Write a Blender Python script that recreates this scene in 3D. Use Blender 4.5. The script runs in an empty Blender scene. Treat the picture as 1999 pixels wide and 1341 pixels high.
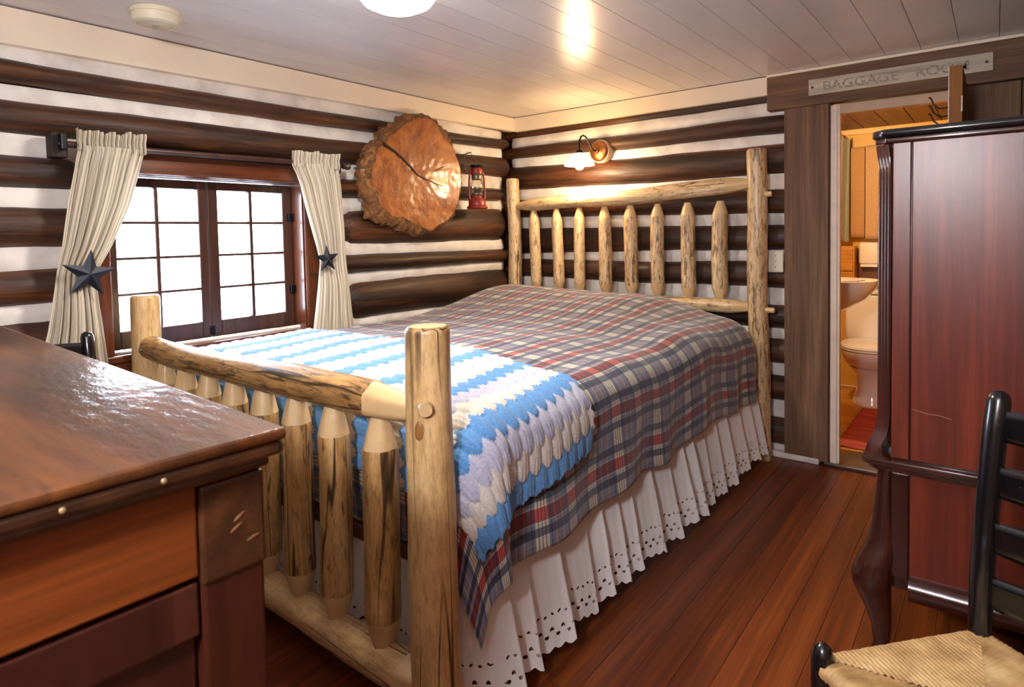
import bpy, bmesh, math, random
from mathutils import Vector, Matrix, noise, Quaternion
random.seed(7)
SC = bpy.context.scene
COL = SC.collection
PI = math.pi
# ------------------------------------------------------------------ camera
cam_d = bpy.data.cameras.new('camera'); cam = bpy.data.objects.new('camera', cam_d); COL.objects.link(cam)
def cam_axes(yaw, pitch, roll):
    cy, sy, cp, sp = math.cos(yaw), math.sin(yaw), math.cos(pitch), math.sin(pitch)
    f = Vector((sy*cp, cy*cp, -sp)); r = Vector((cy, -sy, 0)); u = r.cross(f)
    return r*math.cos(roll)+u*math.sin(roll), -r*math.sin(roll)+u*math.cos(roll), f
_r, _u, _f = cam_axes(-.659067, .04421, -.0200415)
_M = Matrix((_r, _u, -_f)).transposed().to_4x4(); _M.translation = Vector((2.7418, -3.6035, 1.2638))
cam.matrix_world = _M
cam_d.sensor_fit = 'HORIZONTAL'; cam_d.sensor_width = 36; cam_d.lens = 36*1219.45/1999
cam_d.shift_y = -(670.5-511.4)/1999; cam_d.clip_start = .02
cam_d.dof.use_dof = True; cam_d.dof.focus_distance = 2.6; cam_d.dof.aperture_fstop = 9
SC.camera = cam
# ------------------------------------------------------------------ sky, exposure
W = bpy.data.worlds.new('overcast_sky'); SC.world = W; W.use_nodes = True
bg = W.node_tree.nodes['Background']; bg.inputs[0].default_value = (.80, .88, 1, 1); bg.inputs[1].default_value = 15.0
SC.view_settings.view_transform = 'Standard'; SC.view_settings.look = 'None'
SC.view_settings.exposure = 0.7; SC.view_settings.gamma = 1.0; SC.view_settings.use_curve_mapping = False
SC.cycles.use_denoising = True; SC.cycles.sample_clamp_indirect = 6.0
SC.cycles.max_bounces = 10; SC.cycles.diffuse_bounces = 5; SC.cycles.transparent_max_bounces = 16
# window portal (only guides sampling of the sky through the window opening)
pl = bpy.data.lights.new('window_portal', 'AREA'); pl.shape = 'RECTANGLE'; pl.size = .90; pl.size_y = .76; pl.cycles.is_portal = True
po = bpy.data.objects.new('window_portal', pl); COL.objects.link(po); po.location = (-.16, -2.2, 1.19); po.rotation_euler = (0, -PI/2, 0)
DOME_W, FILL_W, SCONCE_W, BATH_W = 19.0, 88.0, 7.0, 34.0

# ------------------------------------------------------------------ helpers
def Wm(o):
    m = o.matrix_basis.copy()
    return Wm(o.parent) @ o.matrix_parent_inverse @ m if o.parent else m
def link(name, data, parent=None, M=None, local=False):
    o = bpy.data.objects.new(name, data); COL.objects.link(o)
    M = M or Matrix.Identity(4)
    if parent:
        o.parent = parent
        o.matrix_basis = M if local else Wm(parent).inverted() @ M
    else:
        o.matrix_basis = M
    return o
def tag(o, label=None, cat=None, group=None, kind=None):
    if label: o['label'] = label
    if cat: o['category'] = cat
    if group: o['group'] = group
    if kind: o['kind'] = kind
    return o
def thing(name, label, cat, loc=(0, 0, 0), rz=0, group=None):
    o = link(name, None, None, Matrix.Translation(loc) @ Matrix.Rotation(rz, 4, 'Z'))
    o.empty_display_size = .1
    return tag(o, label, cat, group)
def mesh(name, V, F, mats, smooth=True, sharp=35, uv=None, mi=None):
    me = bpy.data.meshes.new(name); me.from_pydata([tuple(v) for v in V], [], F)
    for m in (mats if isinstance(mats, (list, tuple)) else [mats]): me.materials.append(m)
    if mi: me.polygons.foreach_set('material_index', mi)
    if uv:
        l = me.uv_layers.new(name='UVMap')
        for lp in me.loops: l.data[lp.index].uv = uv[lp.vertex_index]
    me.polygons.foreach_set('use_smooth', [smooth]*len(me.polygons))
    if smooth and sharp: me.set_sharp_from_angle(angle=math.radians(sharp))
    me.update(); return me
def bm_mesh(name, bm, mats, smooth=True, sharp=35):
    bmesh.ops.recalc_face_normals(bm, faces=bm.faces)
    me = bpy.data.meshes.new(name); bm.to_mesh(me); bm.free()
    for m in (mats if isinstance(mats, (list, tuple)) else [mats]): me.materials.append(m)
    me.polygons.foreach_set('use_smooth', [smooth]*len(me.polygons))
    if smooth and sharp: me.set_sharp_from_angle(angle=math.radians(sharp))
    return me
def box_mesh(name, x0, x1, y0, y1, z0, z1, mat, bev=.003, seg=2):
    bm = bmesh.new(); bmesh.ops.create_cube(bm, size=1)
    for v in bm.verts:
        v.co = Vector(((x0+x1)/2+v.co.x*(x1-x0), (y0+y1)/2+v.co.y*(y1-y0), (z0+z1)/2+v.co.z*(z1-z0)))
    if bev: bmesh.ops.bevel(bm, geom=bm.edges[:], offset=min(bev, .45*min(x1-x0, y1-y0, z1-z0)), segments=seg, affect='EDGES', profile=.5)
    return bm_mesh(name, bm, mat, True, 18)
def box(name, x0, x1, y0, y1, z0, z1, mat, parent=None, bev=.003, local=False, seg=2):
    c = Vector(((x0+x1)/2, (y0+y1)/2, (z0+z1)/2)); hx, hy, hz = (x1-x0)/2, (y1-y0)/2, (z1-z0)/2
    return link(name, box_mesh(name, -hx, hx, -hy, hy, -hz, hz, mat, bev, seg), parent, Matrix.Translation(c), local)
def multibox(name, boxes, mat, parent=None, bev=0):
    bm = bmesh.new()
    for (x0, x1, y0, y1, z0, z1) in boxes:
        r = bmesh.ops.create_cube(bm, size=1)
        for v in r['verts']:
            v.co = Vector(((x0+x1)/2+v.co.x*(x1-x0), (y0+y1)/2+v.co.y*(y1-y0), (z0+z1)/2+v.co.z*(z1-z0)))
    return link(name, bm_mesh(name, bm, mat), parent)
def axisM(p0, p1):
    d = (Vector(p1)-Vector(p0)); M = d.to_track_quat('X', 'Z').to_matrix().to_4x4(); M.translation = Vector(p0); return M
def pole(name, p0, p1, r0, r1, mats, parent=None, seg=20, rings=16, wob=.05, bend=.008, tip0='flat', tip1='flat', seed=0, local=False, fl=1.0, facet=True, tl=.07):
    """round member along local X; tips: flat (eased edge) or point (whittled cone, second material)"""
    L = (Vector(p1)-Vector(p0)).length; st = []
    def tipst(t, end):
        if t == 'flat': return [(0, 0), (0, .86), (.008, .985)]
        if t == 'round': return [(0, 0), (.002, .35), (.010, .72), (.024, .94)]
        return [(0, 0), (.0, .42), (tl*.5, .74), (tl*.96, .97)]
    a = tipst(tip0, 0); b = tipst(tip1, 1)
    for x, f in a: st.append((x, f, 1 if tip0 == 'point' else 0))
    xa = a[-1][0]+.006; xb = L-b[-1][0]-.006
    for i in range(rings+1): st.append((xa+(xb-xa)*i/rings, 1, 0))
    for x, f in reversed(b): st.append((L-x, f, 1 if tip1 == 'point' else 0))
    V = []; F = []; mi = []; ph = seed*7.31
    for x, f, t in st:
        r = r0+(r1-r0)*x/L
        oy = bend*noise.noise((x*1.6+ph, 3.1, 0)); oz = bend*noise.noise((x*1.6, 9.2, ph))
        for k in range(seg):
            a_ = 2*PI*k/seg; c, s = math.cos(a_), math.sin(a_)
            w = 1+wob*noise.noise((x*4+ph, c*1.3, s*1.3))+wob*.5*noise.noise((x*11+ph, c*3, s*3))
            if t and facet: w *= 1+.05*math.cos(6*a_+seed)
            V.append((x, oy+c*r*f*w, oz+s*r*f*w*fl))
    n = len(st)
    for i in range(n-1):
        for k in range(seg):
            k2 = (k+1) % seg
            F.append((i*seg+k, i*seg+k2, (i+1)*seg+k2, (i+1)*seg+k)[::-1]); mi.append(1 if (st[i][2] and st[i+1][2]) or (i == 0) or (i == n-2) else 0)
    if not isinstance(mats, (list, tuple)): mi = None
    me = mesh(name, V, F, mats, True, 40, mi=mi)
    return link(name, me, parent, axisM(p0, p1), local)
def tube(name, pts, r, mat, parent=None, seg=10, local=False, closed=False):
    P = [Vector(p) for p in pts]; n = len(P); V = []; F = []
    R = r if isinstance(r, (list, tuple)) else [r]*n
    t0 = (P[1]-P[0]).normalized(); up = Vector((0, 0, 1)) if abs(t0.z) < .9 else Vector((1, 0, 0))
    a = t0.cross(up).normalized(); b = a.cross(t0)
    prev = t0
    for i in range(n):
        t = ((P[(i+1) % n]-P[i-1]) if closed or 0 < i < n-1 else (P[1]-P[0] if i == 0 else P[-1]-P[-2])).normalized()
        q = prev.rotation_difference(t); a = q @ a; b = q @ b; prev = t
        for k in range(seg):
            th = 2*PI*k/seg; V.append(P[i]+(a*math.cos(th)+b*math.sin(th))*R[i])
    m = n if closed else n-1
    for i in range(m):
        j = (i+1) % n
        for k in range(seg):
            k2 = (k+1) % seg; F.append((i*seg+k, i*seg+k2, j*seg+k2, j*seg+k))
    if not closed:
        F.append(tuple(range(seg))[::-1]); F.append(tuple((n-1)*seg+k for k in range(seg)))
    bm = bmesh.new(); vs = [bm.verts.new(v) for v in V]
    for f in F: bm.faces.new([vs[i] for i in f])
    return link(name, bm_mesh(name, bm, mat, True, 60), parent, None if not local else Matrix.Identity(4), local)
def lathe_mesh(name, prof, mat, seg=32, sharp=40, sx=1, sy=1):
    V = []; F = []; n = len(prof)
    for r, z in prof:
        for k in range(seg):
            a = 2*PI*k/seg; V.append((r*math.cos(a)*sx, r*math.sin(a)*sy, z))
    for i in range(n-1):
        for k in range(seg):
            k2 = (k+1) % seg; F.append((i*seg+k, i*seg+k2, (i+1)*seg+k2, (i+1)*seg+k))
    bm = bmesh.new(); vs = [bm.verts.new(v) for v in V]
    for f in F: bm.faces.new([vs[i] for i in f])
    bmesh.ops.remove_doubles(bm, verts=bm.verts[:], dist=1e-5)
    return bm_mesh(name, bm, mat, True, sharp)
def lathe(name, prof, mat, parent=None, loc=(0, 0, 0), seg=32, sharp=40, rot=None, local=False, sx=1, sy=1):
    M = Matrix.Translation(loc) @ (rot.to_4x4() if rot else Matrix.Identity(4))
    return link(name, lathe_mesh(name, prof, mat, seg, sharp, sx, sy), parent, M, local)
def loft(name, secs, mat, parent=None, seg=16, power=4, local=False, sharp=45):
    """stack of rounded rectangles (cx, cy, z, half x, half y)"""
    V = []; F = []; n = len(secs)
    for cx, cy, z, sx, sy in secs:
        for k in range(seg):
            a = 2*PI*k/seg; c, s = math.cos(a), math.sin(a)
            V.append((cx+sx*math.copysign(abs(c)**(2/power), c), cy+sy*math.copysign(abs(s)**(2/power), s), z))
    for i in range(n-1):
        for k in range(seg):
            k2 = (k+1) % seg; F.append((i*seg+k, i*seg+k2, (i+1)*seg+k2, (i+1)*seg+k))
    F.append(tuple(range(seg))[::-1]); F.append(tuple((n-1)*seg+k for k in range(seg)))
    bm = bmesh.new(); vs = [bm.verts.new(v) for v in V]
    for f in F: bm.faces.new([vs[i] for i in f])
    return link(name, bm_mesh(name, bm, mat, True, sharp), parent, None if not local else Matrix.Identity(4), local)
def prism(name, poly, d0, d1, axis, mat, parent=None, bev=0, local=False):
    """polygon (a, b) extruded along axis from d0 to d1"""
    bm = bmesh.new()
    def P(a, b, d): return {'x': (d, a, b), 'y': (a, d, b), 'z': (a, b, d)}[axis]
    A = [bm.verts.new(P(a, b, d0)) for a, b in poly]; B = [bm.verts.new(P(a, b, d1)) for a, b in poly]
    n = len(poly); bm.faces.new(A); bm.faces.new(B[::-1])
    for i in range(n): bm.faces.new((A[i], B[i], B[(i+1) % n], A[(i+1) % n]))
    if bev: bmesh.ops.bevel(bm, geom=bm.edges[:], offset=bev, segments=2, affect='EDGES', profile=.5)
    return link(name, bm_mesh(name, bm, mat, True, 35), parent, None if not local else Matrix.Identity(4), local)
def grid(name, nu, nv, fn, mat, parent=None, uvfn=None, mi=None, local=False, sharp=None, solid=0):
    V = []; U = []
    for j in range(nv+1):
        for i in range(nu+1):
            V.append(fn(i/nu, j/nv)); U.append(uvfn(i/nu, j/nv) if uvfn else (i/nu, j/nv))
    F = [(j*(nu+1)+i, j*(nu+1)+i+1, (j+1)*(nu+1)+i+1, (j+1)*(nu+1)+i) for j in range(nv) for i in range(nu)]
    M = [mi((i+.5)/nu, (j+.5)/nv) for j in range(nv) for i in range(nu)] if mi else None
    o = link(name, mesh(name, V, F, mat, True, sharp, U, M), parent, None if not local else Matrix.Identity(4), local)
    if solid:
        s = o.modifiers.new('thickness', 'SOLIDIFY'); s.thickness = solid; s.offset = 0
    return o
def sstep(a, b, x):
    t = max(0, min(1, (x-a)/(b-a))); return t*t*(3-2*t)
def lerp_tab(tab, x):
    if x <= tab[0][0]: return tab[0][1]
    for (a, fa), (b, fb) in zip(tab, tab[1:]):
        if x <= b: return fa+(fb-fa)*(x-a)/(b-a)
    return tab[-1][1]

# ------------------------------------------------------------------ materials
def s2l(c):
    f = lambda v: v/12.92 if v <= .04045 else ((v+.055)/1.055)**2.4
    return (f(c[0]/255), f(c[1]/255), f(c[2]/255), 1)
class T:
    def __init__(s, name):
        s.m = bpy.data.materials.new(name); s.m.use_nodes = True; s.nt = s.m.node_tree
        s.b = s.nt.nodes['Principled BSDF']; s.out = s.nt.nodes['Material Output']
    def n(s, t, props=None, **inp):
        nd = s.nt.nodes.new('ShaderNode'+t)
        for k, v in (props or {}).items(): setattr(nd, k, v)
        for k, v in inp.items():
            i = nd.inputs[int(k[1:])] if k[0] == 'i' and k[1:].isdigit() else nd.inputs[k]
            s.set(i, v)
        return nd
    def set(s, i, v):
        if isinstance(v, bpy.types.NodeSocket): s.nt.links.new(v, i)
        else: i.default_value = v
    def p(s, **kw):
        for k, v in kw.items(): s.set(s.b.inputs[k.replace('_', ' ')], v)
        return s.m
    def math(s, op, a, b=0.0, c=0.0): return s.n('Math', {'operation': op}, i0=a, i1=b, i2=c).outputs[0]
    def ramp(s, fac, stops, interp='LINEAR'):
        r = s.n('ValToRGB', None, i0=fac); cr = r.color_ramp; cr.interpolation = interp
        while len(cr.elements) > 1: cr.elements.remove(cr.elements[-1])
        cr.elements[0].position = stops[0][0]; cr.elements[0].color = stops[0][1]
        for p_, c in stops[1:]:
            e = cr.elements.new(p_); e.color = c
        return r.outputs[0]
    def mix(s, f, a, b, mode='MIX'):
        nd = s.n('Mix', {'data_type': 'RGBA', 'blend_type': mode}); s.set(nd.inputs[0], f); s.set(nd.inputs[6], a); s.set(nd.inputs[7], b); return nd.outputs[2]
    def coords(s, scale, rnd=True, which='Object'):
        tc = s.n('TexCoord').outputs[which]
        if rnd:
            r = s.n('ObjectInfo').outputs['Random']
            off = s.n('Combine'+'XYZ', None, i0=s.math('MULTIPLY', r, 37.0), i1=s.math('MULTIPLY', r, 91.0), i2=s.math('MULTIPLY', r, 53.0)).outputs[0]
            tc = s.n('VectorMath', {'operation': 'ADD'}, i0=tc, i1=off).outputs[0]
        return s.n('Mapping', None, Vector=tc, Scale=scale).outputs[0]
    def noise(s, vec, scale=1.0, detail=4.0, rough=.55, dist=0.0):
        return s.n('TexNoise', None, Vector=vec, Scale=scale, Detail=detail, Roughness=rough, Distortion=dist).outputs[0]
    def bump(s, h, strength=.3, dist=.005): 
        return s.n('Bump', None, Height=h, Strength=strength, Distance=dist).outputs[0]
def ax(a, along, across): return {'X': (along, across, across), 'Y': (across, along, across), 'Z': (across, across, along)}[a]
def wood(name, cols, axis='X', rough=.4, coat=0.0, lo=1.2, hi=14, bump=.25, grain=.35, vary=.25, croug=.12):
    t = T(name)
    a = t.noise(t.coords(ax(axis, lo, hi)), 1, 5, .6, .6)
    c = t.ramp(a, [(.25, s2l(cols[0])), (.5, s2l(cols[1])), (.75, s2l(cols[2]))])
    g = t.noise(t.coords(ax(axis, 3, 110)), 1, 3, .6)
    c = t.mix(grain, c, t.ramp(g, [(.3, (.25, .25, .25, 1)), (.65, (1.1, 1.1, 1.1, 1))]), 'MULTIPLY')
    r = t.n('ObjectInfo').outputs['Random']
    c = t.n('HueSaturation', None, Color=c, Value=t.math('MULTIPLY_ADD', r, vary, 1-vary/2)).outputs[0]
    t.p(Base_Color=c, Roughness=rough, Normal=t.bump(g, bump, .002), Coat_Weight=coat, Coat_Roughness=croug)
    return t.m
def plain(name, col, rough=.5, metal=0.0, coat=0.0, nz=0.0, sc=30, bump=0.0, spec=.5):
    t = T(name); c = s2l(col)
    if nz:
        n_ = t.noise(t.coords((sc, sc, sc)), 1, 5)
        c = t.mix(1, c, t.ramp(n_, [(.3, (1-nz,)*3+(1,)), (.7, (1+nz*.4,)*3+(1,))]), 'MULTIPLY')
    if bump: t.p(Normal=t.bump(t.noise(t.coords((sc, sc, sc)), 2, 5), bump, .002))
    t.p(Base_Color=c, Roughness=rough, Metallic=metal, Coat_Weight=coat, Coat_Roughness=.08)
    t.b.inputs['Specular IOR Level'].default_value = spec
    return t.m
def emis(name, col, strength, base=(255, 255, 255)):
    t = T(name); t.p(Base_Color=s2l(base), Roughness=.3, Emission_Color=s2l(col), Emission_Strength=strength); return t.m
def cloth(name, col, nz=.2, sc=200, rough=.9):
    t = T(name); n_ = t.noise(t.coords((sc, sc, sc)), 1, 3)
    c = t.mix(1, s2l(col), t.ramp(n_, [(.3, (1-nz,)*3+(1,)), (.7, (1, 1, 1, 1))]), 'MULTIPLY')
    t.p(Base_Color=c, Roughness=rough, Sheen_Weight=.2, Normal=t.bump(n_, .4, .002)); return t.m
def peeled(name, cols, fleck, fl=.5, crack=True, stretch=5, rough=.42, coat=.15):
    t = T(name)
    a = t.noise(t.coords((1.6, 19, 19)), 1, 7, .68, .6)
    c = t.ramp(a, [(.28, s2l(cols[0])), (.5, s2l(cols[1])), (.72, s2l(cols[2]))])
    f = t.noise(t.coords((stretch*3, 62, 62)), 1, 6, .68, .5)
    c = t.mix(t.ramp(f, [(fl+.03, (0, 0, 0, 1)), (fl+.13, (.85, .85, .85, 1))]), c, s2l(fleck))
    h = t.noise(t.coords((8, 60, 60)), 1, 3)
    h2 = t.noise(t.coords((22, 90, 90)), 1, 6, .7)
    c = t.mix(.8, c, t.ramp(h2, [(.35, (.62, .56, .5, 1)), (.55, (1.06, 1.06, 1.06, 1))]), 'MULTIPLY')
    if crack:
        k = t.noise(t.coords((.7, 17, 17)), 1, 1.5, .5)
        d = t.math('ABSOLUTE', t.math('SUBTRACT', k, .5))
        kk = t.ramp(d, [(.0, (1, 1, 1, 1)), (.008, (.8, .8, .8, 1)), (.014, (0, 0, 0, 1))])
        k2 = t.ramp(t.noise(t.coords((1.1, 3, 3)), 1, 1), [(.42, (0, 0, 0, 1)), (.52, (1, 1, 1, 1))])
        c = t.mix(t.mix(1, kk, k2, 'MULTIPLY'), c, s2l((45, 28, 14)))
    t.p(Base_Color=c, Roughness=rough, Coat_Weight=coat, Coat_Roughness=.2, Normal=t.bump(h, .35, .003)); return t.m

# dark wall logs with warm streaks
def log_mat():
    t = T('stained_log')
    a = t.noise(t.coords((1.1, 13, 13)), 1, 6, .62, .7)
    c = t.ramp(a, [(.3, s2l((30, 15, 8))), (.46, s2l((62, 34, 17))), (.60, s2l((92, 50, 21))), (.76, s2l((146, 82, 33)))])
    g = t.noise(t.coords((5, 62, 62)), 1, 7, .7)
    c = t.mix(.75, c, t.ramp(g, [(.34, (.16, .15, .14, 1)), (.56, (1.15, 1.15, 1.15, 1))]), 'MULTIPLY')
    k = t.n('TexVoronoi', None, Vector=t.coords((1.5, 5, 5)), Scale=1.0).outputs[0]
    c = t.mix(t.ramp(k, [(.05, (.9, .9, .9, 1)), (.11, (0, 0, 0, 1))]), c, s2l((24, 13, 8)))
    r = t.n('ObjectInfo').outputs['Random']
    c = t.n('HueSaturation', None, Color=c, Value=t.math('MULTIPLY_ADD', r, .5, .66)).outputs[0]
    bb = t.mix(.5, a, g)
    t.p(Base_Color=c, Roughness=.5, Normal=t.bump(bb, .8, .010), Coat_Weight=.12, Coat_Roughness=.3); return t.m
M_LOG = log_mat()
t = T('chinking'); a = t.noise(t.coords((7, 7, 7)), 1, 6); b = t.noise(t.coords((60, 60, 60)), 1, 3)
t.p(Base_Color=t.ramp(a, [(.3, s2l((205, 197, 188))), (.6, s2l((240, 234, 226)))]), Roughness=.75, Normal=t.bump(b, .35, .003)); M_CHINK = t.m
M_BACK = plain('wall_backing_wood', (38, 24, 15), .7)
M_TRIM = plain('cream_gloss_paint', (248, 232, 208), .32, nz=.05, sc=6, bump=.05)
t = T('ceiling_paint'); a = t.noise(t.coords((3, 1.2, 3)), 1, 5); b = t.noise(t.coords((40, 9, 40)), 1, 4)
t.p(Base_Color=t.ramp(a, [(.3, s2l((226, 223, 226))), (.7, s2l((238, 236, 238)))]), Roughness=.27, Normal=t.bump(b, .1, .003)); M_CEIL = t.m
M_FLOOR = wood('stained_fir_floor', [(78, 30, 8), (114, 50, 14), (144, 74, 24)], 'Y', .42, .10, .7, 26, .12, .45, .22, .3)
M_CASING = wood('weathered_brown_board', [(84, 58, 40), (116, 84, 60), (142, 107, 78)], 'Z', .7, 0, 1.0, 16, .3, .5, .08)
M_CASINGX = wood('weathered_brown_beam', [(84, 58, 40), (116, 84, 60), (142, 107, 78)], 'X', .7, 0, 1.0, 16, .3, .5, .06)
M_WPAINT = plain('off_white_door_paint', (226, 208, 190), .45, nz=.12, sc=14, bump=.1)
M_HEADP = plain('tan_door_paint', (190, 160, 132), .5, nz=.12, sc=14)
M_WIN = wood('dark_window_wood', [(46, 26, 20), (66, 38, 28), (88, 54, 38)], 'Z', .35, .3, 1.2, 20, .15)
M_WINC = wood('reddish_window_casing', [(66, 30, 16), (94, 46, 22), (122, 64, 32)], 'Y', .3, .4, 1.2, 18, .15)
M_WINCZ = wood('reddish_window_casing_upright', [(66, 30, 16), (94, 46, 22), (122, 64, 32)], 'Z', .3, .4, 1.2, 18, .15)
M_HEAD = peeled('peeled_pine', [(184, 150, 106), (216, 188, 144), (236, 214, 174)], (104, 66, 32), .51, True, 5)
M_HEADP2 = peeled('peeled_pine_spotted', [(174, 140, 98), (210, 180, 136), (234, 210, 168)], (96, 60, 28), .47, False, 4)
M_FOOT = peeled('peeled_pine_amber', [(128, 90, 48), (178, 136, 82), (212, 174, 116)], (78, 46, 18), .53, True, 4.5)
M_FPOST = peeled('peeled_pine_post', [(172, 136, 86), (204, 168, 114), (222, 190, 138)], (110, 74, 36), .62, True, 4)
M_RAIL = peeled('peeled_pine_rail', [(122, 84, 44), (174, 132, 78), (206, 166, 106)], (62, 38, 18), .47, True, 3.2)
M_TIP = plain('whittled_pine', (214, 180, 130), .4, coat=.2, nz=.12, sc=20)
M_DKOAK = wood('dark_table_wood', [(38, 21, 12), (58, 33, 18), (88, 52, 26)], 'X', .3, .5, 1.2, 16, .2)
t = T('black_gloss_paint'); a = t.noise(t.coords((34, 34, 34)), 1, 5, .6)
t.p(Base_Color=t.ramp(a, [(.725, s2l((14, 13, 15))), (.74, s2l((200, 190, 170)))]), Roughness=.22, Coat_Weight=.5, Coat_Roughness=.08); M_BLACKP = t.m
M_MAHOG = wood('mahogany_panel', [(66, 20, 10), (98, 34, 17), (124, 50, 26)], 'Z', .36, .28, 1.0, 20, .06, .45, .1, .3)
M_MAHOGD = wood('dark_mahogany', [(36, 14, 10), (54, 22, 15), (76, 36, 24)], 'Z', .25, .6, 1.0, 18, .05, .3, .1)
M_BLACKIRON = plain('black_iron', (16, 17, 22), .35, .6, nz=.2)
M_GREY = plain('galvanised', (120, 112, 100), .4, .8)
def rush_mat():
    t = T('woven_rush'); a = t.noise(t.coords((14, 14, 14)), 1, 5, .6); b = t.noise(t.coords((90, 90, 90)), 1, 3)
    c = t.ramp(a, [(.3, s2l((140, 106, 62))), (.55, s2l((186, 152, 102))), (.75, s2l((214, 186, 136)))])
    t.p(Base_Color=c, Roughness=.55, Normal=t.bump(b, .5, .002)); return t.m
M_RUSH = rush_mat()

# ------------------------------------------------------------------ setting: floor and ceiling
floor = tag(box('floor', -.2, 3.2, -4.5, .02, -.10, -.022, M_BACK, bev=0), kind='structure')
PW = .0957; x = 2.127+PW*10; k = 0
cache = {}
def plank_mesh(nm, w, L, h, mat, bev):
    key = (nm, round(w, 4), round(L, 3))
    if key not in cache: cache[key] = box_mesh(nm, -w/2, w/2, -L/2, L/2, -h, 0, mat, bev)
    return cache[key]
while x > -.05:
    cut = [-1.45, -2.9, -.7, -2.2, -3.4][k % 5] if k % 2 else None
    spans = [(-4.45, cut), (cut, .0)] if cut else [(-4.45, .0)]
    for a, b in spans:
        me = plank_mesh('floorboard', PW-.0012, b-a-.001, .022, M_FLOOR, .0005)
        link('floorboard', me, floor, Matrix.Translation((x-PW/2, (a+b)/2, random.uniform(-.0002, 0))))
    x -= PW; k += 1
ceil = tag(box('ceiling', -.3, 3.2, -4.5, .2, 2.125, 2.2, M_BACK, bev=0), kind='structure')
CW = .1455; x = 2.6+CW*3
while x > 0:
    me = plank_mesh('ceiling_board', CW-.0022, 4.5, .022, M_CEIL, .0008)
    link('ceiling_board', me, ceil, Matrix.Translation((x-CW/2, -2.25, 2.122+random.uniform(-.0002, .0002))))
    x -= CW

# ------------------------------------------------------------------ log walls
def flog(name, p0, p1, h0, h1, parent, seed, e0=0, e1=0, fwd=(1, 0, 0)):
    """wall log: half height h at chink depth; flattened depth .08, front flush with wall plane; e = length of the hewn end"""
    L = (Vector(p1)-Vector(p0)).length; A = .082; R = []; seg = 22; n = max(10, int(L/.055)); V = []; F = []
    xs = [0]+[L*i/n for i in range(n+1)]+[L]
    f = Vector(fwd); M = axisM(p0, p1)
    loc = M.inverted().to_3x3() @ f      # front direction in local coordinates
    up = M.inverted().to_3x3() @ Vector((0, 0, 1))
    for i, xx in enumerate(xs):
        h = (h0+(h1-h0)*xx/L)/.955
        s = 1.0
        if e0 and xx < e0: s = .55+.45*math.sqrt(max(0, 1-(1-xx/e0)**2))
        if e1 and L-xx < e1: s = min(s, .55+.45*math.sqrt(max(0, 1-(1-(L-xx)/e1)**2)))
        if i == 0 or i == len(xs)-1: s *= .02
        for k in range(seg):
            a = 2*PI*k/seg; c, q = math.cos(a), math.sin(a)
            w = 1+.06*noise.noise((xx*2.3+seed*9, c*1.2, q*1.2))+.045*noise.noise((xx*7+seed*9, c*2.5, q*2.5))
            wz = .011*noise.noise((xx*1.3, seed*5.7, 0))
            P = loc*(-A+A*c*w*s)+up*(h*q*w*s+wz); P.x += xx; V.append(P)
    m = len(xs)
    for i in range(m-1):
        for k in range(seg):
            k2 = (k+1) % seg; F.append((i*seg+k, (i+1)*seg+k, (i+1)*seg+k2, i*seg+k2))
    bm = bmesh.new(); vs = [bm.verts.new(v) for v in V]
    for q in F: bm.faces.new([vs[i] for i in q])
    return link(name, bm_mesh(name, bm, M_LOG, True, 50), parent, M)
wl = tag(multibox('wall_left', [(-.26, -.125, -4.5, -2.70, 0, 2.15), (-.26, -.125, -1.685, .26, 0, 2.15), (-.26, -.125, -2.70, -1.685, 0, .79), (-.26, -.125, -2.70, -1.685, 1.57, 2.15)], M_BACK), kind='structure')
# rows: z bottom/top at y=-2.87, y=-1.5, y=-.2
LROWS = [((1.973, 2.07), (1.969, 2.06), (1.978, 2.06)), ((1.813, 1.911), (1.83, 1.918), (1.866, 1.935)), ((1.656, 1.765), (1.644, 1.772), (1.662, 1.805)),
         ((1.465, 1.585), (1.466, 1.574), (1.497, 1.591)), ((1.25, 1.395), (1.227, 1.408), (1.214, 1.447)), ((1.038, 1.17), (1.074, 1.177), (1.07, 1.16)),
         ((.80, .975), (.815, 1.018), (.80, 1.02)), ((.56, .765), (.56, .765), (.57, .76)), ((.33, .52), (.32, .52), (.33, .53)), ((.06, .28), (.07, .28), (.06, .28))]
def lz(row, y):
    r = LROWS[row]; t = [(-2.87, r[0]), (-1.5, r[1]), (-.2, r[2])]
    return tuple(lerp_tab([(a, b[i]) for a, b in t], y) if y > -2.87 else r[0][i] for i in (0, 1))
def left_log(row, y0, y1, e0=0, e1=0):
    (b0, t0), (b1, t1) = lz(row, y0), lz(row, y1)
    xf = -.03 if row == 0 else .012
    flog('log', (xf, y0, (b0+t0)/2), (xf, y1, (b1+t1)/2), (t0-b0)/2, (t1-b1)/2, wl, row+y0, e0, e1, (1, 0, 0))
CE = -.035
for r in range(10):
    ends = {3: -.11, 4: -.10, 6: -.06}.get(r, CE)
    if r in (3, 4, 5, 6):
        left_log(r, -4.45, -2.69, 0, .03)
        left_log(r, {4: -1.505, 6: -1.495}.get(r, -1.67), ends, .10 if r in (4, 6) else .02, .09 if r in (3, 4, 6) else .05)
    else:
        left_log(r, -4.45, ends, 0, .06)
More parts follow.
